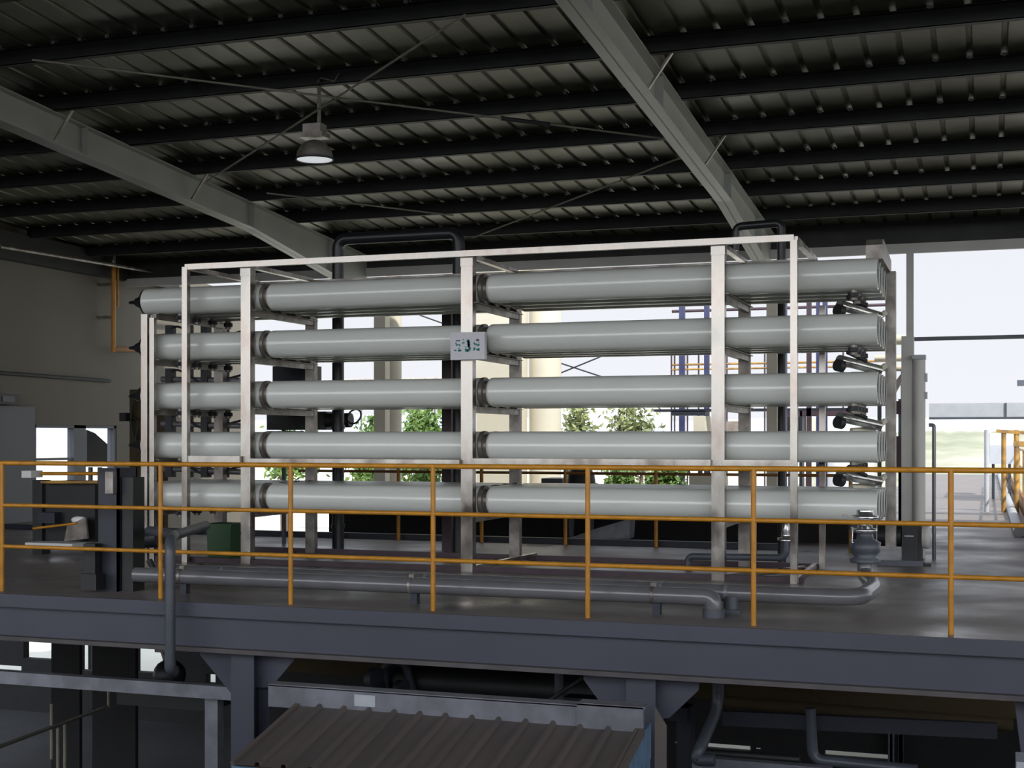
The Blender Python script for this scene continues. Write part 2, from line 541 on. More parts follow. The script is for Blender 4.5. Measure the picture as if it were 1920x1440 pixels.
# hanging lamp
ly = PY[4] - .02
lp = at(590, 300, ly)
lt = thing('high_bay_lamp', 'dome shaped grey high bay lamp hanging under the roof at left of centre', 'lamp', (lp.x, ly, lp.z))
m = MB()
R = .185
prf = [(0, R), (.02, R * 1.0)] + [(.02 + R * 1.0 * math.sin(a), R * math.cos(a)) for a in [i * math.pi / 2 / 9 for i in range(1, 9)]]
m._lathe(lp, Vector((0, 0, 1)), [(0, R * 1.02), (.012, R * 1.03)] + prf[1:], 28)
m.f.pop(-2); m.sm.pop(-2)
sh = m.build('lamp_shade', 'dull_steel', lt)
m = MB(); m._lathe(lp + Vector((0, 0, .004)), Vector((0, 0, 1)), [(0, R * .96), (.01, R * .96)], 28)
m.build('lens', 'lamp_lens', sh)
m = MB(); m._lathe(lp + Vector((0, 0, -.004)), Vector((0, 0, 1)), [(0, R * 1.05), (.022, R * 1.05)], 28)
m.f.pop(); m.f.pop(); m.sm.pop(); m.sm.pop()
m.build('rim', 'black_rubber', sh)
m = MB(); m.box(lp.x - .13, lp.x + .13, ly - .09, ly + .09, lp.z + .22, lp.z + .27); m.box(lp.x - .10, lp.x + .10, ly - .07, ly + .07, lp.z + .27, lp.z + .36)
m.build('ballast_box', 'dull_steel', lt)
m = MB(); ztop = H + 4.45 - SL * ly
m.beam((lp.x + .05, ly, lp.z + .35), (lp.x + .05, ly, ztop + .05), .06, .012, up=(1, 0, 0)); m.tube([(lp.x + .05, ly, ztop + .05), (lp.x + .1, ly - .05, ztop + .07), (lp.x + .25, ly - .05, ztop + .02), (lp.x + .3, ly - .05, ztop + .1)], .01, n=6)
m.build('hanger_bracket', 'rust_rod', lt)

# ================================================================== MEMBRANE RACK
FY = 12.75                                      # plane of the front uprights
NX = [-8.70, -7.46, -4.93, -2.39]
VX0, VX1 = -8.86, -0.95
ROWS = [2.865, 2.355, 1.81, 1.262, 0.705]
RN = ['top', 'second', 'middle', 'fourth', 'bottom']
DN = ['frontmost', 'second from the front', 'third from the front', 'rearmost']
VR = 0.148
VY = [FY + .22 + .335 * k for k in range(4)]
RYB = VY[-1] + .22                              # rear uprights

# one vessel: three coupled shell lengths
vt = thing('pressure_vessel', '', 'pressure vessel', (0, VY[0], ROWS[0]), 'white filter pressure vessels on the rack')
def shell(x0, x1, dome0, dome1, openend=False):
    m = MB()
    P = []
    y, z = VY[0], ROWS[0]
    if dome0: P += [(x0 + .05 * (1 - math.cos(a)), VR * (.62 + .38 * math.sin(a))) for a in [i * math.pi / 12 for i in range(0, 6)]]
    P += [(x0 + .05 if dome0 else x0, VR)]
    n = 10
    for i in range(1, n): P.append((x0 + (x1 - x0) * (.05 + .9 * i / n), VR))
    if openend:
        P += [(x1, VR)]
    else:
        P += [(x1, VR)]
    m._lathe(Vector((0, y, z)), Vector((1, 0, 0)), P, 32)
    if openend:
        m.f.pop(); m.sm.pop()
        m._lathe(Vector((x1, y, z)), Vector((1, 0, 0)), [(0, VR), (.004, VR * .985), (.004, VR * .88)], 32); m.f.pop(); m.f.pop(); m.sm.pop(); m.sm.pop()
        m._lathe(Vector((x1, y, z)), Vector((1, 0, 0)), [(.004, VR * .88), (-.06, VR * .87)], 32); m.f.pop(); m.f.pop(); m.sm.pop(); m.sm.pop()
    return m
for nm, a, b, d0, oe in (('shell', VX0, NX[1] + .09, False, False), ('shell', NX[1] + .15, NX[2] + .06, True, False), ('shell', NX[2] + .14, VX1, True, True)):
    shell(a, b, d0, False, oe).build(nm, 'vessel_shell', vt)
m = MB(); m._lathe(Vector((VX1 - .012, VY[0], ROWS[0])), Vector((1, 0, 0)), [(0, VR * .875), (.01, VR * .875)], 24)
m._lathe(Vector((VX1 - .01, VY[0], ROWS[0])), Vector((1, 0, 0)), [(0, VR * .3), (.012, VR * .28)], 16)
m.build('end_shade_disc', 'vessel_end_shade', vt)  # near-flush dark disc stands in for the shaded hollow of the open end
for xx in (NX[1] + .12, NX[2] + .10):
    m = MB(); m._lathe(Vector((xx - .04, VY[0], ROWS[0])), Vector((1, 0, 0)), [(0, VR * .80), (.09, VR * .80)], 24)
    m._lathe(Vector((xx - .025, VY[0], ROWS[0])), Vector((1, 0, 0)), [(0, VR * 1.035), (.035, VR * 1.035)], 24)
    m.build('strap', 'dull_steel', vt)
m = MB(); m._lathe(Vector((VX0 + .005, VY[0], ROWS[0])), Vector((-1, 0, 0)), [(0, VR * .98), (.03, VR * .98), (.05, VR * .62), (.16, VR * .30), (.17, VR * .18), (.25, VR * .10)], 20)
m.build('end_nozzle', 'black_plastic', vt)
for xx, sgn in ((VX0 + .42, 1), (VX1 - .22, 1)):
    m = MB(); m.tube([(xx, VY[0], ROWS[0] - VR + .01), (xx, VY[0], ROWS[0] - VR - .09)], .035, n=12)
    sp = m.build('side_port', 'dull_steel', vt)
    m = MB(); m.tube([(xx, VY[0], ROWS[0] - VR - .02), (xx, VY[0], ROWS[0] - VR - .065)], .052, n=12)
    m.box(xx - .018, xx + .018, VY[0] - .07, VY[0] + .07, ROWS[0] - VR - .058, ROWS[0] - VR - .03)
    m.build('coupling', 'black_rubber', sp)
for r in range(5):
    for k in range(4):
        o = vt if (r == 0 and k == 0) else copy_tree(vt)
        o.location = (0, VY[k], ROWS[r])
        o['label'] = 'long pale grey tube in the %s row of the rack, %s' % (RN[r], DN[k])

# rack frame
rt = thing('steel_rack', 'tall brushed steel frame carrying the rows of long grey tubes', 'rack', (-4.9, FY, 0))
topz = 3.19
def part(m, name, material='stainless', parent=None):
    return m.build(name, material, parent or rt)
NPOST = [(-7.46, .115), (-4.93, .125), (-2.39, .125)]
for X, wd in NPOST:
    m = MB(); m.box(X - wd / 2, X + wd / 2, FY - .05, FY + .05, .0, topz)
    up = part(m, 'upright')
    m = MB(); m.box(X - wd / 2 - .004, X + wd / 2 + .004, FY - .056, FY + .056, topz - .12, topz + .02)
    part(m, 'upright_cap', 'stainless', up)
    m = MB(); m.box(X - .06, X + .06, RYB - .04, RYB + .04, 0.0, topz - .25)
    part(m, 'rear_upright', 'dull_steel')
# thin uprights of the outer front frame
for X in (-8.17, -1.675):
    m = MB(); m.box(X - .032, X + .032, FY - .12, FY - .055, .0 if X > -3 else .0, topz - (.02 if X > -3 else .0))
    part(m, 'front_post')
m = MB(); m.box(-8.17, -1.675, FY - .115, FY - .06, topz - .03, topz + .03); part(m, 'top_rail')
m = MB(); m.box(-8.15, -7.5, FY - .105, FY - .06, 1.075, 1.15); m.box(-7.4, -4.99, FY - .105, FY - .06, 1.055, 1.125); m.box(-4.87, -2.45, FY - .105, FY - .06, 1.08, 1.14); m.box(-2.33, -1.70, FY - .105, FY - .06, 1.08, 1.14)
part(m, 'mid_rail')
m = MB(); m.box(-8.15, -2.33, FY - .04, FY + .03, 1.03, 1.062); part(m, 'rail_angle', 'dull_steel')
# left end upright pair
m = MB(); m.box(-8.76, -8.68, FY - .06, FY, 0.0, 2.70); m.box(-8.66, -8.60, FY - .05, FY, 0.0, 2.66); part(m, 'end_upright')
m = MB(); m.box(-8.74, -8.62, RYB - .05, RYB + .05, 0.0, 2.9); part(m, 'rear_upright', 'dull_steel')
# right rear plate upright with rounded head
m = MB(); m.box(-.96, -.86, RYB - .09, RYB + .03, 0.25, 3.02); part(m, 'rear_upright', 'dull_steel')
m = MB()
hp = at(1608, 470, FY + .5)
P = [(-1.05, FY + .35, 3.03)] + [(-1.05 + 0.0, FY + .45 - .10 * math.cos(a), 3.09 + .13 * math.sin(a)) for a in [i * math.pi / 8 for i in range(0, 9)]]
P = [(-1.06, FY + .25, 3.01), (-1.06, FY + .25, 3.14), (-1.06, FY + .32, 3.20), (-1.06, FY + .42, 3.21), (-1.06, RYB + .04, 3.14), (-1.06, RYB + .04, 3.01)]
m.prism(P, (.15, 0, 0)); part(m, 'head_plate', 'dull_steel')
# support arms under each row, at every upright
for X, wd in NPOST + [(-8.66, .1)]:
    for i, z in enumerate(ROWS):
        m = MB(); zz = z - VR - .035
        m.box(X + .0, X + .055, FY + .0, RYB, zz - .03, zz + .03)
        m.box(X + .0, X + .09, FY, RYB, zz + .024, zz + .032)
        part(m, 'support_arm', 'dull_steel')
# top cross pieces
for X in (-8.17, -7.46, -4.93, -2.39, -1.675):
    m = MB(); m.box(X - .03, X + .03, FY - .06, RYB, topz - .025, topz + .02); part(m, 'top_cross_bar')
m = MB(); m.box(-8.2, -1.64, RYB - .03, RYB + .03, topz - .04, topz + .0); part(m, 'rear_top_rail', 'dull_steel')
# base channels
m = MB(); m.box(-8.8, -1.6, FY - .04, FY + .04, 0, .05); m.box(-8.8, -1.6, RYB - .03, RYB + .03, 0, .05); part(m, 'base_channel', 'brown_steel')
m = MB(); m.beam((-2.35, FY + .02, .03), (-1.7, FY + .9, .05), .05, .05); m.beam((-4.9, FY, .03), (-4.7, RYB, .05), .05, .05); part(m, 'base_brace', 'stainless')
m = MB(); m.beam((-1.66, FY - .08, .03), (-1.66, RYB, .03), .05, .05); part(m, 'base_brace', 'stainless')
# thin inner pole near right rear
m = MB(); m.box(-1.62, -1.56, RYB - .04, RYB + .02, 0.0, 2.7); part(m, 'rear_upright', 'stainless')

# between-row manifolds at the left end
for i in range(4):
    z = (ROWS[i] + ROWS[i + 1]) / 2
    y0 = VY[1]
    part2 = thing('port_manifold', 'dark fittings and pipe between the %s and %s rows at the left end' % (RN[i], RN[i + 1]), 'pipe fittings', (VX0 - .2, VY[3] + .3, z - .13), 'port manifolds at the left of the rack')
    for k in range(4):
        x0 = VX0 - .62 + .25 * k
        m = MB(); m.box(x0, x0 + .09, VY[3] + .26, VY[3] + .36, z - .12, z + .11); m.build('fitting', 'black_rubber', part2)
    m = MB(); m.tube([(VX0 - .7, VY[3] + .31, z - .02), (VX0 + .4, VY[3] + .31, z - .05)], .035, n=12); m.build('header_pipe', 'pipe_grey', part2)
    m = MB(); m.tube([(VX0 - .6, VY[3] + .31, z + .06), (VX0 - .4, VY[3] + .2, z + .1), (VX0 - .1, VY[3] + .3, z - .1), (VX0 + .4, VY[3] + .35, z + .02)], .014, n=8, bend=.1); m.build('hose', 'black_rubber', part2)

# sign board on the middle upright
sy = FY - .075 - .06
p0 = at(845, 673, sy); p1 = at(909, 622, sy)
st = thing('sign_board', 'small white board with teal characters fixed to the middle upright', 'sign', (p0.x, sy, p0.z))
m = MB(); m.box(p0.x, p1.x, sy - .006, sy + .06, p0.z - .01, p1.z + .0); bd = m.build('board', 'white_paper', st)
def sx_(u): return p0.x + (p1.x - p0.x) * ((u - 205) / (1480 - 205))
def sz_(v): return p1.z + (p0.z - p1.z) * ((v - 240) / (1285 - 240))
def stroke(m, pts, wd):
    for a, b in zip(pts[:-1], pts[1:]):
        m.beam((sx_(a[0]), sy - .008, sz_(a[1])), (sx_(b[0]), sy - .008, sz_(b[1])), 1.5 * wd * (p1.x - p0.x) / 1275, .003, up=(0, 1, 0))
m = MB()
stroke(m, [(400, 650), (450, 730), (420, 775)], 32); stroke(m, [(440, 735), (575, 725)], 22); stroke(m, [(535, 725), (560, 795)], 30)
stroke(m, [(495, 985), (545, 930), (610, 965), (500, 985)], 30); stroke(m, [(490, 890), (560, 865)], 22)
stroke(m, [(660, 690), (690, 650), (735, 655)], 40); stroke(m, [(740, 820), (830, 830)], 20)
stroke(m, [(820, 570), (920, 600), (850, 660), (930, 700), (860, 760), (930, 800), (870, 830)], 70)
stroke(m, [(800, 890), (770, 950), (820, 1000), (910, 960), (945, 900), (930, 840)], 50); stroke(m, [(810, 940), (900, 930)], 40)
stroke(m, [(1080, 660), (1130, 735), (1200, 730)], 40); stroke(m, [(1200, 730), (1220, 790), (1290, 760), (1250, 720)], 30)
stroke(m, [(1130, 860), (1085, 920), (1105, 965)], 55); stroke(m, [(1190, 965), (1230, 910), (1290, 930), (1250, 965)], 45)
m.build('writing', 'teal_ink', bd)
m = MB()
stroke(m, [(420, 600), (430, 560), (480, 575), (560, 560), (550, 585)], 24)
stroke(m, [(1170, 600), (1175, 550), (1215, 525), (1265, 550), (1265, 595), (1210, 560), (1215, 600)], 20); stroke(m, [(1230, 650), (1300, 650)], 12)
stroke(m, [(350, 940), (430, 960)], 30); stroke(m, [(680, 520), (705, 545)], 30)
m.build('writing', 'blue_ink', bd)

# ================================================================== FRONT RAILING
RLY = 9.75
gt = thing('guard_rail', 'orange painted guard rail along the front edge of the deck', 'railing', (-4, RLY, 0))
xs = [X_(p, RLY) for p in (4, 301, 545, 812, 1102, 1413, 1783)] + [X_(1783, RLY) + 1.25]
for z in (1.125, .755, .394):
    m = MB()
    if z > 1: m.tube([(-9.6, RLY, z), (1.4, RLY, z)], .0195, n=12)
    else:
        m.tube([(-9.6, RLY, z), (1.4, RLY, z)], .017, n=12)
    m.build('rail', 'orange_paint', gt)
for xx in xs[:7] + [-9.5]:
    m = MB(); m.tube([(xx, RLY, -.0), (xx, RLY, 1.12)], .0195, n=12); m.build('post', 'orange_paint', gt)
# right side railing
gs = thing('guard_rail', 'weathered yellow guard rail down the right side of the walkway', 'railing', (.62, 25, 0))
for yy in (17.5, 19.3, 21.2, 24.0, 27, 31, 36):
    m = MB(); m.tube([(.66, yy, 0), (.66, yy, 1.12)], .026, n=10); m.build('post', 'yellow_paint', gs)
for z in (1.1, .75):
    m = MB(); m.tube([(.66, 17.4, z), (.66, 38, z)], .022, n=10); m.build('rail', 'yellow_paint', gs)
# rear railing
rb = thing('guard_rail', 'orange guard rail at the rear edge of the deck behind the rack', 'railing', (-7, 16.3, 0))
for px in (640, 747, 903, 1060, 1230, 1415, 1595):
    m = MB(); xx = X_(px, 16.3); m.tube([(xx, 16.3, 0), (xx, 16.3, .98)], .024, n=10); m.build('post', 'orange_paint', rb)
for z in (.96, .90):
    m = MB(); m.tube([(X_(560, 16.3), 16.3, z), (X_(1600, 16.3), 16.3, z)], .018, n=10); m.build('rail', 'orange_paint' if z > .92 else 'brown_orange', rb)

# ================================================================== FASCIA + UNDER DECK
m = MB(); m.box(-14.4, 1.6, 9.535, 9.555, -.105, .006)
ft = thing('edge_beam', 'deep slate blue steel beam along the front edge of the deck', 'beam', (-4, 9.62, -.4))
m.build('kick_plate', 'slate_paint', ft)
m = MB(); m.box(-14.4, 1.6, 9.62, 9.64, -.38, -.105); m.build('web', 'slate_paint', ft)
m = MB(); m.box(-14.4, 1.6, 9.55, 9.72, -.395, -.36); m.build('bottom_flange', 'flange_brown', ft)

def column(pxl, pxr, side, gl, gr, label):
    Y = 9.70
    x0, x1 = X_(pxl, Y), X_(pxr, Y)
    t = thing('deck_column', label, 'column', ((x0 + x1) / 2, Y + .12, GZ), 'slate columns under the deck')
    m = MB(); m.box(x0, x1, Y, Y + .015, GZ, -.40); m.box(x0, x1, Y + .25, Y + .265, GZ, -.40); m.build('flange', 'slate_paint', t)
    m = MB(); m.box((x0 + x1) / 2 - .006, (x0 + x1) / 2 + .006, Y + .015, Y + .25, GZ, -.40)
    m.build('web', 'slate_dark', t)
    for poly in (gl, gr):
        pts = [at(p[0], p[1], Y + .12) for p in poly]
        m = MB(); m.prism(pts, (0, .02, 0)); m.build('gusset', 'slate_paint', t)
column(433, 476, 22, [(375, 1205), (433, 1210), (433, 1300), (405, 1265), (375, 1228)], [(476, 1212), (551, 1216), (551, 1238), (508, 1289), (476, 1289)],
       'slate blue deck column with gusset plates at left')
column(1174, 1229, 20, [(1094, 1250), (1174, 1256), (1174, 1342), (1133, 1328), (1094, 1274)], [(1229, 1261), (1310, 1265), (1310, 1294), (1254, 1347), (1229, 1346)],
       'slate blue deck column with gusset plates right of centre')

# shed roof
sY = 8.6
a = at(560, 1322, sY); b = at(1202, 1372, sY)
zt_ = (a.z + b.z) / 2; xL, xRr = a.x, b.x
sh = thing('shed', 'small shed with brown ribbed metal roof in the foreground', 'shed', ((xL + xRr) / 2, sY - .5, GZ))
slope = .245; y0 = 7.62
def sz(y): return zt_ - slope * (sY - y)
m = MB()
nr = 13; wdt = (xRr - xL) / nr
pr = []
for i in range(nr):
    xx = xL + i * wdt
    pr += [(xx, 0), (xx + wdt - .045, 0), (xx + wdt - .034, .026), (xx + wdt - .012, .026)]
pr.append((xRr, 0))
yb = 7.5 if False else y0
def yfront(x):  # roof front edge
    return 7.72
vs = []
for (xx, dz) in pr:
    vs.append((xx, sY, sz(sY) + dz)); vs.append((xx, yfront(xx), sz(yfront(xx)) + dz))
n2 = len(pr)
m.add(vs, [(2 * i, 2 * i + 1, 2 * i + 3, 2 * i + 2) for i in range(n2 - 1)])
m.add([(v[0], v[1], v[2] - .03) for v in (vs[0], vs[1], vs[-1], vs[-2])], [(0, 1, 2, 3)])
m.build('roof_sheet', 'brown_sheet', sh)
# flashing along the ridge
m = MB(); fx0 = X_(503, sY)
m.box(fx0, xRr - .42, sY + .0, sY + .02, zt_ - .02, zt_ + .135); m.box(fx0, xRr - .42, sY - .0, sY + .12, zt_ + .128, zt_ + .142)
m.build('ridge_flashing', 'galvanised', sh)
m = MB(); m.box(xRr - .43, xRr + .02, sY - .02, sY + .01, zt_ - .05, zt_ + .155); m.box(xRr - .43, xRr + .03, sY - .02, sY + .12, zt_ + .145, zt_ + .16)
m.build('flashing_end', 'galvanised', sh)
m = MB(); m.box(X_(665, sY), X_(665, sY) + .16, sY - .006, sY + .0, zt_ + .03, zt_ + .11); m.build('flashing_patch', 'light_grey', sh)
m = MB(); m.beam((xRr + .01, sY, sz(sY) - .0), (xRr + .01, 7.72, sz(7.72) - .0), .03, .05); m.build('verge_trim', 'brown_sheet', sh)
m = MB(); m.beam((xL - .01, sY, sz(sY)), (xL - .01, 7.72, sz(7.72)), .03, .04)
m.build('verge_trim', 'brown_sheet', sh)
m = MB(); m.box(xL + .04, xRr - .02, 7.78, 8.88, GZ, sz(7.78) - .03)
m.prism([(xRr - .0, 7.78, sz(7.78) - .04), (xRr - .0, 8.88, sz(7.78) - .04), (xRr - .0, 8.88, sz(8.6) - .0), (xRr - .0, 8.6, sz(8.6) - .03)], (-.02, 0, 0))
for i in range(8):
    m.box(xRr - .02, xRr + .01, 7.86 + i * .13, 7.90 + i * .13, GZ, sz(7.86 + i * .13) - .05)
m.build('wall', 'blue_sheet', sh)
m = MB(); m.beam((xL, 7.70, sz(7.72) - .03), (xRr, 7.70, sz(7.72) - .03), .02, .05)
m.build('eave_trim', 'blue_sheet', sh)
m = MB(); m.prism([(xRr + .02, 8.90, zt_ + .10), (xRr + .085, 8.95, zt_ - .03), (xRr + .085, 8.95, zt_ - .7), (xRr + .02, 8.90, zt_ - .7)], (0.004, .01, 0))
m.build('corner_flashing', 'brown_sheet', sh)

# left lower beam + post
Yb = 10.3
m = MB(); a = at(-10, 1272, Yb); b = at(430, 1297, Yb); zc = (a.z + b.z) / 2
m.box(a.x - 3, b.x + .3, Yb, Yb + .1, zc - .06, zc + .055)
solo('cross_beam', m, 'galvanised', 'grey steel beam under the deck at lower left', 'beam')
m = MB(); xx = X_(396, Yb + .12); m.box(xx - .065, xx + .065, Yb + .12, Yb + .22, GZ, zc - .062)
solo('support_post', m, 'galvanised', 'grey square post below the lower left beam', 'post')
# dark columns down left
for i, (p0_, p1_, lb) in enumerate(((96, 149, 'wide black column under the deck at far left'), (173, 254, 'broad black column under the deck, second from left'))):
    m = MB(); Yc = 15.0
    m.box(X_(p0_, Yc), X_(p1_, Yc), Yc, Yc + .06, GZ, -.42); solo('lower_column', m, 'dark_wall', lb, 'column')
# stair railing lower left
t = thing('stair_rail', 'thin brown stair railing in the dark at bottom left', 'railing', tuple(at(100, 1440, 12.0)))
m = MB(); m.tube([at(-20, 1407, 10.5), at(200, 1325, 14)], .022, n=8); m.build('hand_rail', 'rust_rod', t)
for (px, pa, pb, Y) in ((97, 1320, 1423, 12.2), (109, 1365, 1440, 12.4), (122, 1356, 1460, 12.6), (204, 1295, 1327, 14.0)):
    m = MB(); m.tube([at(px, pa, Y), at(px, pb, Y)], .02, n=8); m.build('post', 'rust_rod', t)
# dark pump + valve at left below deck
Yp = 12.0
c = at(318, 1265, Yp)
t = thing('pump', 'black round pump with valve handle below the deck at left', 'pump', (c.x, Yp, c.z - .3))
m = MB(); m.blob((c.x, Yp, c.z), .17, (1, 1, .95), 8); m.box(c.x - .5, c.x + .6, Yp - .2, Yp + .2, c.z - .3, c.z - .1); m.build('body', 'machine_black', t)
m = MB(); m.tube([(c.x - .05, Yp, c.z + .13), (c.x - .09, Yp, c.z + .24)], .02, n=8); m.tube([(c.x - .17, Yp, c.z + .24), (c.x - .02, Yp, c.z + .24)], .018, n=8); m.build('valve_handle', 'dull_steel', t)
# bent grey pipe hanging over the front
Yg = 9.42
t = thing('drain_pipe', 'grey pipe bending down over the front deck edge at left', 'pipe', tuple(at(318, 1250, Yg)))
m = MB(); m.tube([at(280, 995, 10.2), at(330, 1003, 9.9), at(319, 1012, Yg), at(319, 1242, Yg)], .042, n=16, bend=.14); m.build('pipe', 'pipe_slate', t)
m = MB(); m.tube([at(386, 985, 10.9), at(330, 1003, 9.9)], .042, n=16); m.build('branch', 'pipe_slate', t)
m = MB(); m.tube([at(319, 1238, Yg), at(319, 1252, Yg), at(326, 1258, Yg + .1)], .046, n=16, bend=.05); m.build('lower_elbow', 'pipe_slate', t)
# column on deck at left
Yc = 10.05
x0, x1 = X_(195, Yc), X_(222, Yc)
t = thing('stub_column', 'dark slate steel column standing at the deck edge on the left', 'column', (x0, Yc, 0))
m = MB(); m.box(x0 - .06, x1, Yc, Yc + .02, 0, 1.08); m.box(x0 - .06, x1, Yc + .26, Yc + .28, 0, 1.08); m.box(x1 - .02, x1, Yc, Yc + .28, 0, 1.08); m.build('shaft', 'slate_dark', t)
m = MB(); m.box(x1 + .015, x1 + .13, Yc + .03, Yc + .2, 0, 1.0); m.build('side_plate', 'machine_black', t)
m = MB(); m.box(x0 - .14, x0 - .02, Yc - .1, Yc - .02, .02, .42); m.box(x0 - .14, x0 + .02, Yc - .14, Yc - .02, .02, .16); m.build('switch_box', 'machine_black', t)
m = MB(); c = at(214, 905, Yc); m.box(c.x - .05, c.x + .03, Yc - .06, Yc, .86, 1.05); m.build('bracket', 'dull_steel', t)

# pipes along the front of the rack
pa = thing('floor_pipe', 'grey floor pipe nearest the railing, turning down at right', 'pipe', (-4, 10.1, 0), 'floor pipes in front of the rack')
PYa = 10.12
xe = X_(1338, PYa)
m = MB(); m.tube([(X_(255, PYa), PYa, .147), (xe, PYa, .147), (xe, PYa, -.0)], .066, n=20, bend=.12); m.build('pipe', 'pipe_grey', pa)
m = MB(); m.tube([(xe, PYa, 0), (xe, PYa, .06)], .085, n=20); m.build('floor_collar', 'pipe_slate', pa)
for px in (347, 778, 1232):
    xx = X_(px, PYa)
    m = MB(); m.box(xx - .03, xx + .03, PYa - .03, PYa + .03, 0, .085); pf = m.build('pipe_foot', 'slate_dark', pa)
    m = MB(); m._lathe(Vector((xx - .012 - .03, PYa, .147)), Vector((1, 0, 0)), [(0, .071), (.024, .071)], 20); m.box(xx - .045, xx + .0, PYa - .02, PYa + .05, .2, .24); m.build('clamp', 'dull_steel', pf)
PYb = 10.42
pb = thing('floor_pipe', 'grey floor pipe just behind, running right to the valve', 'pipe', (-4, PYb, 0), 'floor pipes in front of the rack')
xe2 = X_(1612, PYb)
vx, vy = X_(1622, 11.7), 11.7
m = MB(); m.tube([(X_(330, PYb), PYb, .15), (xe2, PYb, .15), (xe2 + .05, 11.2, .15), (vx, vy, .2), (vx, vy, .35)], .066, n=20, bend=.22); m.build('pipe', 'pipe_grey', pb)
for px in (420, 800, 1240, 1362):
    xx = X_(px, PYb)
    m = MB(); m._lathe(Vector((xx - .012, PYb, .15)), Vector((1, 0, 0)), [(0, .072), (.026, .072)], 20); m.build('clamp', 'galvanised', pb)
xx = X_(1372, PYb)
m = MB(); m.tube([(xx, PYb - .02, .0), (xx, PYb - .02, .13)], .06, n=14); m.box(xx - .08, xx + .08, PYb - .1, PYb + .06, 0, .03); m.build('pipe_foot', 'pipe_slate', pb)
# flange valve under the right ends
t = thing('valve', 'shiny steel valve stack under the right end of the bottom tubes', 'valve', (vx, vy, .3))
m = MB(); m._lathe(Vector((vx, vy, .30)), Vector((0, 0, 1)), [(0, .12), (.03, .13), (.05, .09), (.09, .12), (.17, .13), (.20, .07), (.24, .065)], 20); m.build('valve_body', 'pipe_slate', t)
m = MB(); m._lathe(Vector((vx, vy, .54)), Vector((0, 0, 1)), [(0, .06), (.02, .10), (.045, .10), (.05, .06), (.12, .06), (.13, .11), (.155, .11), (.16, .07), (.2, .07)], 20); m.build('flange', 'chrome', t)
m = MB(); m.beam((vx - .18, vy - .1, .70), (vx + .14, vy - .1, .64), .03, .02); m.tube([(vx - .1, vy - .08, .60), (vx - .1, vy - .08, .47), (vx + .06, vy - .09, .45)], .012, n=8); m.build('handle', 'chrome', t)
# small right valve with black pipe
Yv = 14.3
t = thing('bent_pipe', 'slim dark pipe on the deck bending up to a flange near the right upright', 'pipe', tuple(at(1380, 1062, Yv)))
zf = Z_(1380, 1046, Yv - .4)
m = MB(); m.tube([at(1290, 1066, Yv - .6), at(1290, 1043, Yv - .6), at(1474, 1046, Yv - .8), at(1474, 1013, Yv - .8)], .036, n=12, bend=.09); m.build('pipe', 'pipe_slate', t)
c = at(1474, 1013, Yv - .8)
m = MB(); m._lathe(c, Vector((0, 0, 1)), [(0, .085), (.02, .085), (.025, .04), (.06, .05), (.18, .03)], 18); m.build('flange', 'chrome', t)
# white port caps at the right ends between rows
for i in range(4):
    z = (ROWS[i] + ROWS[i + 1]) / 2 - .02
    t = thing('port_coupling', 'shiny grey coupling between the %s and %s rows at the right end' % (RN[i], RN[i + 1]), 'coupling', (VX1 - .22, VY[2] + .1, z - .06), 'couplings at the right end of the rack')
    m = MB(); m.tube([(VX1 - .38, VY[1], z + .03), (VX1 - .05, VY[2] + .15, z - .05)], .05, n=14); m.build('body', 'chrome', t)
    m = MB(); m.tube([(VX1 - .30, VY[1] - .05, z + .10), (VX1 - .14, VY[1] + .1, z + .02)], .022, n=10); m.tube([(VX1 - .40, VY[1] - .03, z - .02), (VX1 - .36, VY[1] + .02, z - .03)], .06, n=14); m.build('clamp', 'machine_black', t)
    m = MB(); m.tube([(VX1 - .3, VY[2], z - .1), (VX1 - .1, VY[2] + .2, z - .09), (VX1 - .0, VY[2] + .3, z + .0)], .03, n=10, bend=.1); m.build('elbow', 'beige_paint', t)

# green bin
c = at(424, 1050, 13.25)
t = thing('bin', 'green plastic bin under the rack at left', 'bin', tuple(c))
m = MB()
w2 = .155; hh = .38
m.prism([(c.x - w2 * .92, c.y - w2, 0), (c.x + w2 * .92, c.y - w2, 0), (c.x + w2, c.y - w2, hh), (c.x - w2, c.y - w2, hh)], (0, .3, 0)); m.build('body', 'green_plastic', t)
m = MB(); m.box(c.x - w2 - .012, c.x + w2 + .012, c.y - w2 - .012, c.y - w2 + .31, hh - .012, hh + .012); m.build('rim', 'green_plastic', t)

# black U pipe
Yu = 14.75
a = at(634, 447, Yu); 
xa, xb = X_(634, Yu), X_(860, Yu)
zt2 = Z_(740, 443, Yu)
t = thing('riser_pipe', 'thick black pipe looping over the rack like an upturned U', 'pipe', (xa, Yu, 0))
m = MB(); m.tube([(xa, Yu, .0), (xa, Yu, zt2), (xb, Yu, zt2), (xb, Yu, .0)], .072, n=20, bend=.13); m.build('pipe', 'black_plastic', t)
for z in (.25, 1.45):
    m = MB(); m._lathe(Vector((xa, Yu, z)), Vector((0, 0, 1)), [(0, .083), (.05, .083)], 20); m.build('joint', 'black_plastic', t)
m = MB(); m.tube([(xa + .06, Yu, 1.36), (xa + .2, Yu - .02, 1.38), (xa + .2, Yu - .02, 1.30), (xa + .08, Yu, 1.28)], .012, n=8, bend=.03); m.build('valve_handle', 'black_plastic', t)
m = MB(); xx = X_(844, Yu + .2); m.box(xx - .09, xx + .03, Yu + .16, Yu + .3, 0.0, topz - .1)
solo('square_column', m, 'brown_steel', 'dark square steel column beside the black pipe', 'column')
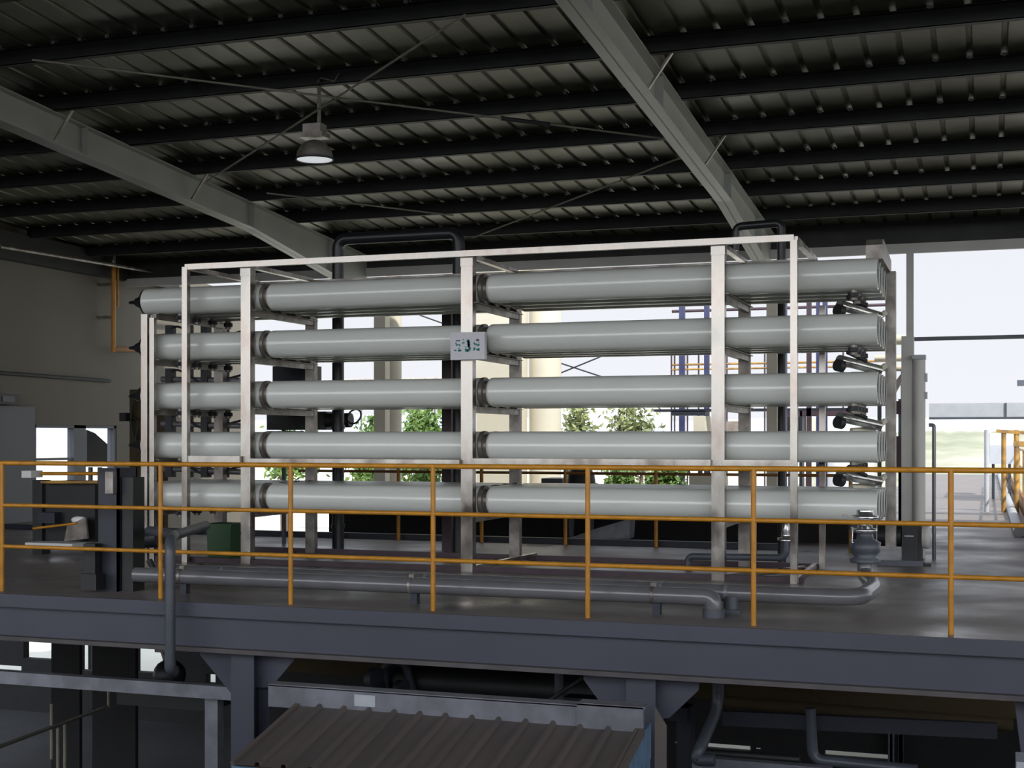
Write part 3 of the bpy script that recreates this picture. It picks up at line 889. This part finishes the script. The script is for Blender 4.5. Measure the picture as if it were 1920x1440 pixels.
# right black pipe at top right
t = thing('top_pipe', 'short dark pipe bend above the rack near the right roof beam', 'pipe', tuple(at(1375, 470, 14.8)))
m = MB(); m.tube([at(1378, 470, 14.8), at(1380, 425, 14.8), at(1465, 418, 14.8), Vector((at(1466, 470, 14.8).x, 14.8, 0))], .045, n=12, bend=.07); m.build('pipe', 'black_plastic', t)
# dark blue motor box + handwheel left rear
def pbox(px0, py0, px1, py1, Y, dep):
    a = at(px0, py1, Y); b = at(px1, py0, Y)
    m = MB(); m.box(a.x, b.x, Y, Y + dep, (Z_(px0, py1, Y) + Z_(px1, py1, Y)) / 2, (Z_(px0, py0, Y) + Z_(px1, py0, Y)) / 2)
    return m
solo('hanging_box', pbox(511, 686, 582, 714, 15.2, .3), 'slate_dark', 'dark blue grey box behind the rack between second and middle rows', 'box')
t = thing('valve_actuator', 'black valve actuator with hand wheel behind the rack at left', 'valve', tuple(at(580, 810, 15.0)))
pbox(500, 772, 612, 806, 15.2, .25).build('body', 'machine_black', t)
m = MB(); m.tube([at(612, 788, 15.2), at(658, 788, 15.2)], .09, n=14); gb_ = m.build('gear_box', 'machine_black', t)
m = MB(); c = at(664, 781, 15.1); m.tube([(c.x + .09 * math.cos(a), 15.1 + .09 * math.sin(a) * .6, c.z + .09 * math.sin(a)) for a in [i * math.pi / 8 for i in range(17)]], .011, n=6, cap=False); m.build('hand_wheel', 'black_plastic', gb_)
pbox(500, 808, 560, 830, 15.2, .15).build('lower_bracket', 'machine_black', t)

# right cabinet column and machine
Yk = 15.2
t = thing('grey_duct', 'tall pale grey box duct standing right of the tube ends', 'duct', (X_(1710, Yk), Yk, 0))
m = MB(); m.box(X_(1690, Yk), X_(1713, Yk), Yk, Yk + .15, 0.0, Z_(1700, 630, Yk)); m.build('back_plate', 'cabinet_grey', t)
m = MB(); m.tube([(X_(1723, Yk), Yk, .0), (X_(1723, Yk), Yk, Z_(1723, 672, Yk))], .068, n=20); m.build('pipe', 'cabinet_grey', t)
m = MB(); m.box(X_(1711, Yk), X_(1736, Yk), Yk - .09, Yk + .09, Z_(1723, 674, Yk), Z_(1723, 666, Yk)); m.build('cap', 'light_grey', t)
m = MB()
for (ya, yb_) in ((700, 716), (735, 748)): m.box(X_(1735, Yk), X_(1739, Yk), Yk - .03, Yk + .03, Z_(1737, yb_, Yk), Z_(1737, ya, Yk))
m.build('hinge', 'light_grey', t)
m = MB(); m.tube([(X_(1748, Yk), Yk + .5, .0), (X_(1748, Yk), Yk + .5, Z_(1748, 797, Yk + .5)), (X_(1738, Yk), Yk + .5, Z_(1748, 797, Yk + .5))], .022, n=10, bend=.03)
solo('vent_pipe', m, 'pipe_grey', 'thin grey pipe right beside the tall box duct', 'pipe')
Ym = 14.9
t = thing('pump_unit', 'low black pump and motor on the deck right of the rack', 'pump', (X_(1690, Ym), Ym, 0))
m = MB(); z = Z_(1665, 1004, Ym); m.tube([(X_(1646, Ym), Ym, z), (X_(1690, Ym), Ym, z)], .115, n=20); mo = m.build('motor', 'machine_black', t)
m = MB(); m.box(X_(1646, Ym), X_(1732, Ym), Ym - .15, Ym + .15, 0.0, .06); m.build('base_plate', 'pipe_slate', t)
m = MB(); m.box(X_(1692, Ym), X_(1722, Ym), Ym - .1, Ym + .1, .06, Z_(1700, 985, Ym)); pk = m.build('pump_block', 'machine_black', t)
m = MB(); m.box(X_(1720, Ym), X_(1730, Ym), Ym - .05, Ym + .05, 0, Z_(1725, 985, Ym)); m.box(X_(1712, Ym), X_(1746, Ym), Ym - .08, Ym + .03, 0, .03); m.build('stand', 'machine_black', t)
m = MB(); m._lathe(Vector((X_(1729, Ym), Ym, z)), Vector((1, 0, 0)), [(0, .12), (.03, .13), (.07, .13), (.09, .04)], 20); m.build('end_flange', 'cabinet_grey', t)
m = MB(); m.box(X_(1697, Ym), X_(1714, Ym), Ym - .105, Ym - .1, z + .0, z + .012); m.build('name_plate', 'light_grey', pk)
# rear opening mullions (right)
Yw = 20.3
m = MB(); xx = X_(1706, Yw); m.box(xx - .05, xx + .05, Yw, Yw + .08, GZ, H + 2.66)
solo('mullion', m, 'cabinet_grey', 'slim grey upright dividing the bright opening at right', 'post')
m = MB(); zz = Z_(1800, 634, Yw); m.box(xx + .06, 8, Yw + .0, Yw + .06, zz - .025, zz + .03)
solo('window_bar', m, 'pipe_slate', 'thin dark horizontal bar across the bright opening at right', 'bar')
m = MB(); Yq = 24; za, zb = Z_(1800, 782, Yq), Z_(1800, 756, Yq); m.box(X_(1742, Yq), 9, Yq, Yq + .4, za, zb)
dt = solo('cable_duct', m, 'light_grey', 'wide grey horizontal duct outside beyond the walkway', 'duct')
m = MB(); m.box(X_(1742, Yq), 9, Yq - .02, Yq + .0, za - .04, za); m.box(X_(1884, Yq), X_(1884, Yq) + .03, Yq - .02, Yq, za, zb); m.build('joint_strip', 'pipe_slate', dt, org=Vector(dt.location))
m = MB(); xx = 8.6; m.box(xx, xx + .3, Yq + .05, Yq + .3, GZ, za); m.build('leg', 'light_grey', dt, org=Vector(dt.location))

# ================================================================== THINGS ON THE LEFT WALL
t = thing('orange_pipe', 'vertical orange gas pipe on the left wall below the roof', 'pipe', tuple(atx(213, 660, WX + .3)))
p = atx(213, 500, WX + .3); q = atx(213, 660, WX + .3)
m = MB(); m.tube([p, q], .04, n=10); m.build('pipe', 'orange_paint', t)
m = MB(); m.tube([p + Vector((0, .12, 0)), q + Vector((0, .12, .8))], .02, n=8); m.build('side_pipe', 'orange_paint', t)
m = MB(); m.tube([q + Vector((0, 0, .05)), atx(268, 656, WX + .3)], .05, n=8); m.build('lower_arm', 'brown_orange', t)
m = MB(); m.tube([p, p + Vector((0, .0, .2))], .04, n=8); m.build('upper_bracket', 'dull_steel', t)
m = MB(); m.beam(p + Vector((0, 0, -.3)), p + Vector((-.29, 0, -.3)), .05, .05); m.beam(q + Vector((0, 0, .6)), q + Vector((-.29, 0, .6)), .05, .05); m.build('wall_bracket', 'dull_steel', t)
m = MB(); p = atx(-40, 696, WX + .04); q = atx(206, 703, WX + .04); m.tube([p, Vector((p.x, q.y, p.z - .02))], .03, n=8)
solo('wall_pipe', m, 'black_rubber', 'thin dark pipe running level along the left wall', 'pipe')
p = atx(-20, 757, WX + .2); q = atx(37, 739, WX + .2)
t = thing('wall_unit', 'black box shaped unit fixed on the left wall at picture edge', 'box', tuple(p))
m = MB(); m.box(WX, WX + .2, p.y, q.y, p.z, q.z); m.build('case', 'machine_black', t)
m = MB(); m.box(WX + .2, WX + .21, q.y - .4, q.y - .12, p.z + .04, q.z - .04); m.build('display', 'pipe_slate', t)
# yellowish hose reel / panel near rack left end
c0 = at(243, 855, 17.5); c1 = at(276, 730, 17.5)
t = thing('service_panel', 'ochre panel with black cables behind the left end of the rack', 'panel', (c0.x, 17.5, 0))
m = MB(); m.box(c0.x, c1.x + .3, 17.5, 17.6, -.3, c1.z); m.build('board', 'yellow_dull' if 'yellow_dull' in MATS else 'olive_wall', t)
m = MB(); m.tube([at(262, 728, 17.4), at(246, 760, 17.4), at(245, 800, 17.4), at(262, 850, 17.4)], .016, n=6, bend=.3); m.tube([at(232, 780, 17.4), at(262, 785, 17.4), at(252, 830, 17.4)], .014, n=6, bend=.2); m.build('cable', 'black_rubber', t)
m = MB(); m.box(at(231, 775, 17.4).x, at(243, 775, 17.4).x, 17.3, 17.45, at(235, 790, 17.4).z, at(235, 774, 17.4).z); m.build('clip', 'machine_black', t)

# left machine behind the railing
Ye = 13.0
def P(px, py, Y=Ye): return at(px, py, Y)
t = thing('dosing_machine', 'dark machine with orange bars beyond the railing at far left', 'machine', (P(120, 1000).x, Ye, 0))
m = pbox(80, 903, 178, 1015, Ye, .5); m.box(P(66, 905).x, P(84, 905).x, Ye - .05, Ye + .1, 0, Z_(70, 900, Ye)); m.build('housing', 'machine_black', t)
m = MB(); m.box(P(62, 890).x, P(80, 890).x, Ye - .2, Ye, Z_(70, 895, Ye), Z_(70, 882, Ye)); m.build('corner_block', 'cream_white', t)
for (py, mt_) in ((888, 'orange_paint'), (904, 'yellow_paint')):
    m = MB(); m.tube([P(78, py, Ye - .1), P(184, py, Ye - .1)], .02, n=8); m.build('bar', mt_, t)
m = MB(); m.box(P(84, 960).x, P(115, 960).x, Ye - .12, Ye, Z_(100, 980, Ye), Z_(100, 960, Ye)); m.build('control_box', 'slate_dark', t)
m = MB(); m.blob(tuple(P(148, 975, Ye - .15)), .09, (1.1, .6, .5), 8); m.build('lamp_cover', 'tank_white', t)
m = MB(); m.tube([P(62, 991, Ye - .2), P(145, 981, Ye - .2)], .014, n=8); m.build('hose', 'orange_paint', t)
t = thing('control_panel', 'pale grey panel board leaning at the machine on the left', 'panel', (P(150, 1020).x, Ye - .3, 0))
m = MB(); m.prism([P(120, 1015, Ye - .2), P(164, 1010, Ye - .2), P(160, 970, Ye - .2), P(126, 985, Ye - .2)], (0, .03, 0)); m.build('board', 'dull_steel', t)
m = MB(); m.box(P(85, 1019).x, P(172, 1019).x, Ye - .35, Ye - .1, Z_(120, 1024, Ye), Z_(120, 1014, Ye)); m.build('ledge', 'cream_white', t)
# clutter near bottom left of rack
t = thing('coupling_group', 'dark coupled fittings beside the left end of the bottom row', 'pipe fittings', (P(270, 1000, 11.8).x, 11.8, 0))
m = MB(); m.tube([P(252, 1010, 11.8), P(300, 1008, 11.8)], .10, n=14); m.tube([P(262, 1010, 11.8), P(262, 1095, 11.8)], .05, n=12); m.build('body', 'machine_black', t)
m = MB(); m.box(P(256, 1000, 11.7).x, P(275, 1000, 11.7).x, 11.66, 11.7, Z_(265, 1004, 11.7), Z_(265, 997, 11.7)); m.build('name_plate', 'chrome', t)
m = MB(); m.tube([P(280, 1050, 11.8), P(295, 1080, 11.8), P(330, 1075, 11.8), P(380, 1062, 11.8)], .03, n=10, bend=.1); m.build('hose', 'black_rubber', t)
solo('junction_box', pbox(225, 880, 290, 912, 15.5, .3), 'olive_wall', 'brown box behind the left end upright near the top rail', 'box')
solo('motor_box', pbox(232, 915, 285, 935, 13.2, .3), 'machine_black', 'black box just left of the rack end upright', 'box')

# ================================================================== UNDER-DECK PIPES
t = thing('tank', 'black horizontal drum under the deck at centre', 'tank', (P(930, 1300, 12.5).x, 12.5, P(930, 1320, 12.5).z - .2))
m = MB(); m.tube([P(745, 1275, 12.5), Vector((P(1150, 1300, 12.5).x, 12.5, P(745, 1275, 12.5).z))], .17, n=20); m.build('drum', 'machine_black', t)
m = MB(); m.tube([P(725, 1310, 12.3), P(722, 1245, 12.3), P(760, 1238, 12.3), P(775, 1300, 12.3)], .05, n=12, bend=.15); m.build('pipe_bend', 'slate_dark', t)
m = MB(); m.tube([P(700, 1275, 12.25), P(712, 1275, 12.2)], .12, n=16); m.tube([P(748, 1290, 12.25), P(760, 1290, 12.2)], .08, n=16); m.build('flange', 'slate_dark', t)
m = MB(); m.box(P(745, 1300, 12.4).x, P(1120, 1300, 12.4).x, 12.3, 12.7, P(900, 1312, 12.4).z - .05, P(900, 1312, 12.4).z + .03); m.build('cradle', 'machine_black', t)
m = MB(); m.tube([P(1048, 1240, 11.5), P(1048, 1330, 11.5)], .04, n=12); solo('drop_pipe', m, 'pipe_slate', 'short vertical grey pipe under the deck left of the second column', 'pipe')
m = MB(); m.tube([P(1020, 1320, 11.0), P(1092, 1272, 11.0)], .02, n=8); solo('prop_rod', m, 'black_rubber', 'slanted black rod behind the shed ridge', 'rod')
solo('bearer', pbox(1056, 1310, 1132, 1326, 11.8, .2), 'slate_dark', 'grey steel bearer behind the shed ridge', 'beam')
Yn = 11.6
t = thing('pipe_run', 'grey pipes with a downward bend below the deck at right', 'pipe', (P(1400, 1330, Yn).x, Yn, P(1400, 1440, Yn).z))
m = MB(); m.tube([P(1346, 1262, Yn), P(1346, 1325, Yn), P(1310, 1410, Yn - .3), P(1305, 1425, Yn - .3), P(1340, 1425, Yn - .3)], .05, n=14, bend=.1); m.build('bend_pipe', 'pipe_slate', t)
m = MB(); m.tube([P(1360, 1316, Yn + .3), P(1900, 1360, Yn + .3)], .055, n=14); m.build('upper_pipe', 'olive_wall', t)
m = MB(); m.tube([P(1519, 1328, Yn - .1), P(1524, 1424, Yn - .1), P(1720, 1444, Yn - .1)], .045, n=14, bend=.09); m.build('down_pipe', 'pipe_slate', t)
m = MB(); m.tube([P(1320, 1411, Yn - .1), P(1500, 1424, Yn - .1)], .035, n=14); m.build('lower_pipe', 'machine_black', t)
m = MB(); a = P(1356, 1346, Yn + .1); b = P(1870, 1370, Yn + .1); m.beam(a, b, .06, .125); solo('flat_duct', m, 'slate_dark', 'flat slate duct running below the deck at right', 'duct')
m = MB(); a = P(1300, 1430, Yn - .2); b = P(1560, 1452, Yn - .2); m.beam(a, b, .1, .12); solo('lower_beam', m, 'galvanised', 'grey beam at the bottom edge under the pipes', 'beam')
m = MB(); m.prism([P(1900, 1300, 9.9), P(1960, 1300, 9.9), P(1960, 1440, 9.9), P(1916, 1425, 9.9)], (0, .03, 0)); solo('end_gusset', m, 'slate_paint', 'slate plate under the deck at the right edge', 'plate')
m = MB(); m.box(P(1905, 1430, 9.6).x, P(1980, 1430, 9.6).x, 9.5, 9.8, GZ, P(1905, 1422, 9.6).z); solo('pale_box', m, 'light_grey', 'pale blue box at the lower right corner', 'box')
m = MB(); m.box(P(1268, 1395, 13).x, P(1295, 1395, 13).x, 13, 13.2, GZ, P(1268, 1325, 13).z); m.box(P(1256, 1330, 13).x, P(1290, 1330, 13).x, 12.95, 13.2, P(1268, 1350, 13).z, P(1268, 1325, 13).z); solo('stub_post', m, 'slate_dark', 'dark post with a grey cap right of the second deck column', 'post')

def legs(o, zbot, material='pipe_slate', w=.02, dx=.35):
    xs_ = [v.co.x for v in o.data.vertices]; zs_ = [v.co.z for v in o.data.vertices]; ys_ = [v.co.y for v in o.data.vertices]
    L = Vector(o.location)
    for f in (.5 - dx, .5 + dx):
        xx = min(xs_) + (max(xs_) - min(xs_)) * f + L.x
        yy = (min(ys_) + max(ys_)) / 2 + L.y
        m = MB(); m.box(xx - w, xx + w, yy - w, yy + w, zbot, min(zs_) + L.z); m.build('leg', material, o, org=L)
legs(bpy.data.objects['hanging_box'], 0); legs(bpy.data.objects['junction_box'], 0); legs(bpy.data.objects['motor_box'], 0)
# ================================================================== OUTSIDE / REAR
def vcol(px0, px1, Y, ztop, name, material, label, cat, rnd=False, zb=GZ, group=None):
    x0, x1 = X_(px0, Y), X_(px1, Y)
    m = MB()
    if rnd: m.tube([((x0 + x1) / 2, Y + (x1 - x0) / 2, zb), ((x0 + x1) / 2, Y + (x1 - x0) / 2, ztop)], (x1 - x0) / 2, n=28)
    else: m.box(x0, x1, Y, Y + (x1 - x0) * .9, zb, ztop)
    return solo(name, m, material, label, cat, group)
vcol(701, 722, 20.6, 3.98, 'rear_column', 'beige_paint', 'flat beige rear column left of centre', 'column')
vcol(720, 746, 21.3, 6.0, 'round_column', 'beige_paint', 'round white column beside the flat beige one', 'column', True)
vcol(893, 966, 23.5, 6.0, 'beige_tank', 'beige_paint', 'broad beige cladding behind the middle of the rack', 'tank')
vcol(984, 1042, 24.0, 6.0, 'round_tank', 'beige_paint', 'thick round beige column behind the middle upright', 'column', True)
vcol(1437, 1457, 20.62, 3.98, 'rear_column', 'beige_paint', 'flat beige rear column near the right upright', 'column')
vcol(1273, 1283, 26, 4.5, 'scaffold_post', 'navy_steel', 'dark blue steel post left of the right upright', 'post')
vcol(1320, 1329, 26, 4.5, 'scaffold_post', 'navy_steel', 'blue post close against the right upright', 'post')
vcol(1456, 1474, 23, 4.6, 'scaffold_post', 'navy_steel', 'thick navy post right of the flat beige column', 'post')
vcol(1530, 1537, 25, 4.4, 'scaffold_post', 'navy_steel', 'thin navy post behind the thin right upright', 'post')
vcol(1542, 1551, 25.5, 4.4, 'scaffold_post', 'navy_steel', 'navy post nearest the tube ends', 'post')
vcol(1512, 1521, 24, 4.4, 'scaffold_post', 'brown_steel', 'brown steel post between the navy ones', 'post')
t = thing('scaffold_rail', 'thin yellow and dark scaffold railing behind the right of the rack', 'railing', (X_(1420, 27), 27, 1))
m = MB()
for px in (1259, 1265, 1289, 1310, 1363, 1434, 1581): m.tube([at(px, 645, 27), Vector((at(px, 645, 27).x, 27, GZ))], .018, n=6)
m.build('post', 'brown_steel', t)
for (py, mt_, r) in ((684, 'yellow_paint', .022), (693, 'yellow_paint', .02), (659, 'brown_steel', .015), (584, 'brown_steel', .03)):
    m = MB(); a = at(1260, py, 27); b = at(1660, py, 27); m.tube([a, Vector((b.x, 27, a.z + .0))], r, n=6); m.build('rail', mt_, t)
# pale pipework beyond right end
m = MB()
for py in (672, 690): m.tube([at(1640, py, 22), at(1702, py, 22)], .05, n=10)
m.tube([at(1640, 637, 22), at(1702, 637, 22)], .08, n=10)
solo('pale_pipes', m, 'beige_paint', 'pale pipe run between the tube ends and the tall duct', 'pipe')
solo('dark_cabinet', pbox(1668, 818, 1692, 876, 19.5, .3), 'brown_steel', 'dark brown cabinet seen between the tube ends and the duct', 'cabinet')
m = MB(); m.prism([at(1664, 735, 20), at(1692, 697, 20), at(1692, 712, 20), at(1672, 748, 20)], (0, .2, 0)); solo('chute', m, 'brick', 'slanted brown chute right of the tube ends', 'chute')
solo('pipe_cross', pbox(1664, 752, 1692, 776, 19.5, .3), 'brown_steel', 'dark fittings crossing right of the middle row', 'pipe fittings')
# cross wires outside
for (a, b, lb) in (((1042, 678), (1130, 707), 'thin cable falling right across the sky'), ((1035, 706), (1155, 657), 'thin cable rising right across the sky'), ((765, 583), (835, 608), 'thin cable sloping down seen left of the square column')):
    m = MB(); m.tube([at(a[0], a[1], 28), at(b[0], b[1], 28)], .016, n=6); solo('cable', m, 'black_rubber', lb, 'cable', 'cables outside')
# distant things
solo('brick_wall', pbox(640, 709, 838, 722, 60, 1), 'brick', 'distant weathered rooftop line behind the rack left of centre', 'roof')
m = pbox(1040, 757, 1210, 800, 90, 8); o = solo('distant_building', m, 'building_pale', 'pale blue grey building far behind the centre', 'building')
for px in (1089, 1140, 1155):
    m = pbox(px, 760, px + 4, 812, 89.5, .3); m.build('pilaster', 'tank_white', o, org=Vector(o.location))
m = MB(); a = at(1528, 812, 26); b = at(1632, 812, 26); r0 = (b.x - a.x) / 2; cxx = (a.x + b.x) / 2
z1 = at(1580, 779, 26).z
m._lathe(Vector((cxx, 27, GZ)), Vector((0, 0, 1)), [(0, r0), (a.z - GZ, r0), (a.z - GZ + .05, r0 * .98), (z1 - GZ, r0 * .35), (z1 - GZ + .01, 0.01)], 32)
solo('silo', m, 'tank_white', 'white conical topped silo behind the right tube ends', 'silo')
# dark platform thing at 1228-1285, 765-780
m = pbox(1226, 766, 1600, 771, 24, .4)
t = solo('gantry', m, 'slate_dark', 'dark platform edge behind the right upright', 'platform')
m = pbox(1258, 770, 1322, 779, 24, .4); m.build('skirt', 'slate_dark', t, org=Vector(t.location))
m = pbox(1470, 770, 1600, 780, 24, .4); m.build('skirt', 'brown_steel', t, org=Vector(t.location))
m = MB(); m.box(X_(1500, 24), X_(1504, 24), 24, 24.3, GZ, Z_(1500, 770, 24)); m.build('leg', 'slate_dark', t, org=Vector(t.location))
solo('beige_block', pbox(1300, 780, 1322, 812, 24, 1), 'beige_paint', 'small beige block left of the right upright', 'box')
solo('beige_block', pbox(1292, 892, 1345, 915, 22, 1), 'beige_paint', 'beige block low behind the right upright', 'box')
solo('brown_block', pbox(1345, 790, 1385, 812, 23, 1), 'brick', 'brown crumpled sheet right of the right upright', 'sheet')
solo('window_block', pbox(1470, 775, 1500, 812, 28, 1), 'dark_wall', 'dark booth behind the right posts', 'booth')
solo('low_shed', pbox(1498, 783, 1530, 815, 30, 2), 'beige_paint', 'beige low shed beyond the thin upright', 'building')
m = MB(); m.blob(tuple(at(1090, 905, 17.2)), .35, (.55, .5, .75), 8); solo('dark_bale', m, 'machine_black', 'black rounded bundle behind the rack at the rear rail', 'bundle')
solo('grey_hood', pbox(1015, 897, 1055, 912, 19, .5), 'pipe_slate', 'grey hood low behind the middle of the rack', 'hood')
m = MB(); m.prism([at(1065, 1010, 16.9), at(1180, 1010, 16.9), at(1182, 975, 16.9), at(1172, 975, 16.9), at(1115, 992, 16.9)], (0, .25, 0)); solo('ramp', m, 'galvanised', 'grey sloping ramp piece behind the deck', 'ramp')
# sand dune, hill right
def hill(px0, px1, pys, Y, dep, name, material, label, cat):
    m = MB(); n = 40; vs = []; fs = []
    x0, x1 = X_(px0, Y), X_(px1, Y)
    zb = GZ
    rr = random.Random(3)
    hs = []
    for i in range(n + 1):
        u = i / n; k = u * (len(pys) - 1); j = min(int(k), len(pys) - 2); f = k - j
        py = pys[j] * (1 - f) + pys[j + 1] * f
        hs.append(Z_(px0 + (px1 - px0) * u, py, Y) + rr.uniform(-.02, .02) * Y / 20)
    for i in range(n + 1):
        X = x0 + (x1 - x0) * i / n
        vs += [(X, Y - dep, zb), (X, Y - dep * .4, zb + (hs[i] - zb) * .6), (X, Y, hs[i]), (X, Y + dep, zb)]
    for i in range(n):
        for j in range(3): fs.append((i * 4 + j, (i + 1) * 4 + j, (i + 1) * 4 + j + 1, i * 4 + j + 1))
    m.add(vs, fs, True)
    return solo(name, m, material, label, cat)
hill(1600, 2100, [815, 812, 808, 810, 806, 812, 815], 120, 60, 'sand_bank', 'sand', 'pale sandy scrub bank outside at right', 'bank')
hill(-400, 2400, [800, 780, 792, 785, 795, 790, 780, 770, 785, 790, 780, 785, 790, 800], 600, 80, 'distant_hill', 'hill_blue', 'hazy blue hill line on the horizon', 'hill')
# right machinery far
t = thing('yard_gantry', 'weathered ochre frame structure outside at the right edge', 'frame', (X_(1900, 26), 26, GZ))
for px in (1882, 1906, 1850):
    m = MB(); m.tube([at(px, 806, 26), Vector((at(px, 806, 26).x, 26, GZ))], .045, n=10); m.build('post', 'yellow_paint' if px != 1850 else 'light_grey', t)
m = MB(); m.beam(at(1868, 808, 26), at(1925, 812, 26), .1, .06); m.beam(at(1900, 832, 26), at(1925, 833, 26), .1, .1); m.build('crossbar', 'yellow_paint', t)
solo('yard_tank', pbox(1856, 835, 1902, 870, 30, 3), 'light_grey', 'blue grey tank outside behind the ochre frame', 'tank')
solo('yard_block', pbox(1856, 812, 1900, 836, 31, 3), 'beige_paint', 'beige block above the blue grey tank outside', 'box')
# small lamp post top right edge
m = MB(); c = at(1917, 718, 30); m.box(c.x - .1, c.x + .2, 30, 30.2, c.z - .06, c.z + .06); m.tube([(c.x + .15, 30.1, GZ), (c.x + .15, 30.1, c.z)], .03, n=8)
solo('yard_lamp', m, 'pipe_slate', 'small grey yard lamp at the right edge against the sky', 'lamp')

# foliage: leaves are one mesh per plant
def plant(px, pytop, pybase, Y, wpx, material, label, nleaf=900, stem=True, leafs=.09, name='bush'):
    base = at(px, pybase, Y); top = at(px, pytop, Y)
    pxm = (base - at(px + 100, pybase, Y)).length / 100
    Wd = wpx * pxm / 2; Hh = top.z - base.z
    t = thing(name, label, 'bush' if name == 'bush' else 'tree', (base.x, Y, GZ))
    m = MB()
    cl = [(random.uniform(-.75, .75) * Wd, random.uniform(-.5, .5) * Wd, base.z + Hh * random.uniform(.1, .85)) for _ in range(9)]
    for i in range(nleaf):
        c = random.choice(cl); rr = Wd * .38
        p = Vector((base.x + c[0] + random.gauss(0, rr), Y + c[1] + random.gauss(0, rr), min(top.z, c[2] + random.gauss(0, Hh * .16))))
        a = Vector((random.uniform(-1, 1), random.uniform(-1, 1), random.uniform(-1, 1))).normalized() * leafs
        b = a.orthogonal().normalized() * leafs * .45
        b.rotate(Matrix.Rotation(random.uniform(0, 6.28), 3, a.normalized()))
        m.add([p - a, p + b, p + a, p - b], [(0, 1, 2, 3)])
    m.build('foliage', material, t)
    m = MB()
    for k in range(3):
        c = cl[k]; m.tube([(base.x, Y, GZ), (base.x + c[0] * .4, Y + c[1] * .4, (GZ + c[2]) / 2), (base.x + c[0], Y + c[1], c[2])], .05, n=6, bend=.5)
    m.build('stem', 'bark', t)
plant(685, 782, 905, 33, 60, 'leaf', 'leafy green tree seen left of the square column', 1600, name='tree')
plant(795, 765, 905, 31, 90, 'leaf', 'bushy green tree directly left of the dark square column', 2600, name='tree')
plant(530, 795, 900, 33, 70, 'leaf', 'green bush far behind the left third of the rack', 1200)
plant(1075, 768, 905, 34, 60, 'leaf_olive', 'pale olive tree just right of the round beige column', 900, name='tree')
plant(1190, 762, 905, 34, 80, 'leaf_olive', 'olive tree behind the middle of the right bay', 1700, name='tree')
plant(1155, 882, 960, 24, 60, 'leaf', 'bright green hedge plant low behind the bottom row, left one', 1500, leafs=.07)
plant(1248, 884, 960, 24, 60, 'leaf', 'bright green hedge plant low behind the bottom row, right one', 1500, leafs=.07)
plant(680, 878, 960, 26, 80, 'leaf', 'green hedge plant low behind the rack left of the white column', 1200, leafs=.07)
plant(820, 880, 960, 26, 70, 'leaf', 'dark green plant low beside the square column', 900, leafs=.07)

for nm in ('distant_building', 'window_block', 'low_shed', 'brown_block', 'beige_block', 'beige_block.001', 'yard_tank', 'dark_cabinet', 'pale_pipes', 'chute', 'grey_hood', 'pipe_cross', 'dark_bale', 'brick_wall'):
    legs(bpy.data.objects[nm], GZ, 'pipe_slate', .03)
# dark canopy shape outside the wall window
m = MB(); q_ = WX - 1.2
m.prism([atx(163, 806, q_), atx(178, 812, q_), atx(205, 836, q_), atx(218, 850, q_), atx(218, 875, q_), atx(163, 875, q_)], (-.3, 0, 0))
o = solo('canopy', m, 'machine_black', 'dark curved canopy seen outside through the left wall window', 'canopy')
legs(o, GZ, 'machine_black', .03)
# unseen platform and low walls, added to block light and darken reflections
m = MB(); m.box(-14.4, 9, -14, -.8, -.12, 0); struct('floor_viewer_blocker', m, 'concrete')  # unseen slab, added to keep light from behind out of the lower level
m = MB(); m.box(-14.4, 9, -1.0, -.8, GZ, 1.12); struct('wall_front_blocker', m, 'concrete')  # added behind the eye so the lower steel uprights reflect something dark
m = MB(); m.box(9, 9.2, -14, 20, GZ, .2); struct('wall_right_blocker', m, 'concrete')  # added out of view to cut low light from the open right side
m = MB(); m.box(WX - .2, WX, -16, 24.6, GZ, -.45 - 1.2);
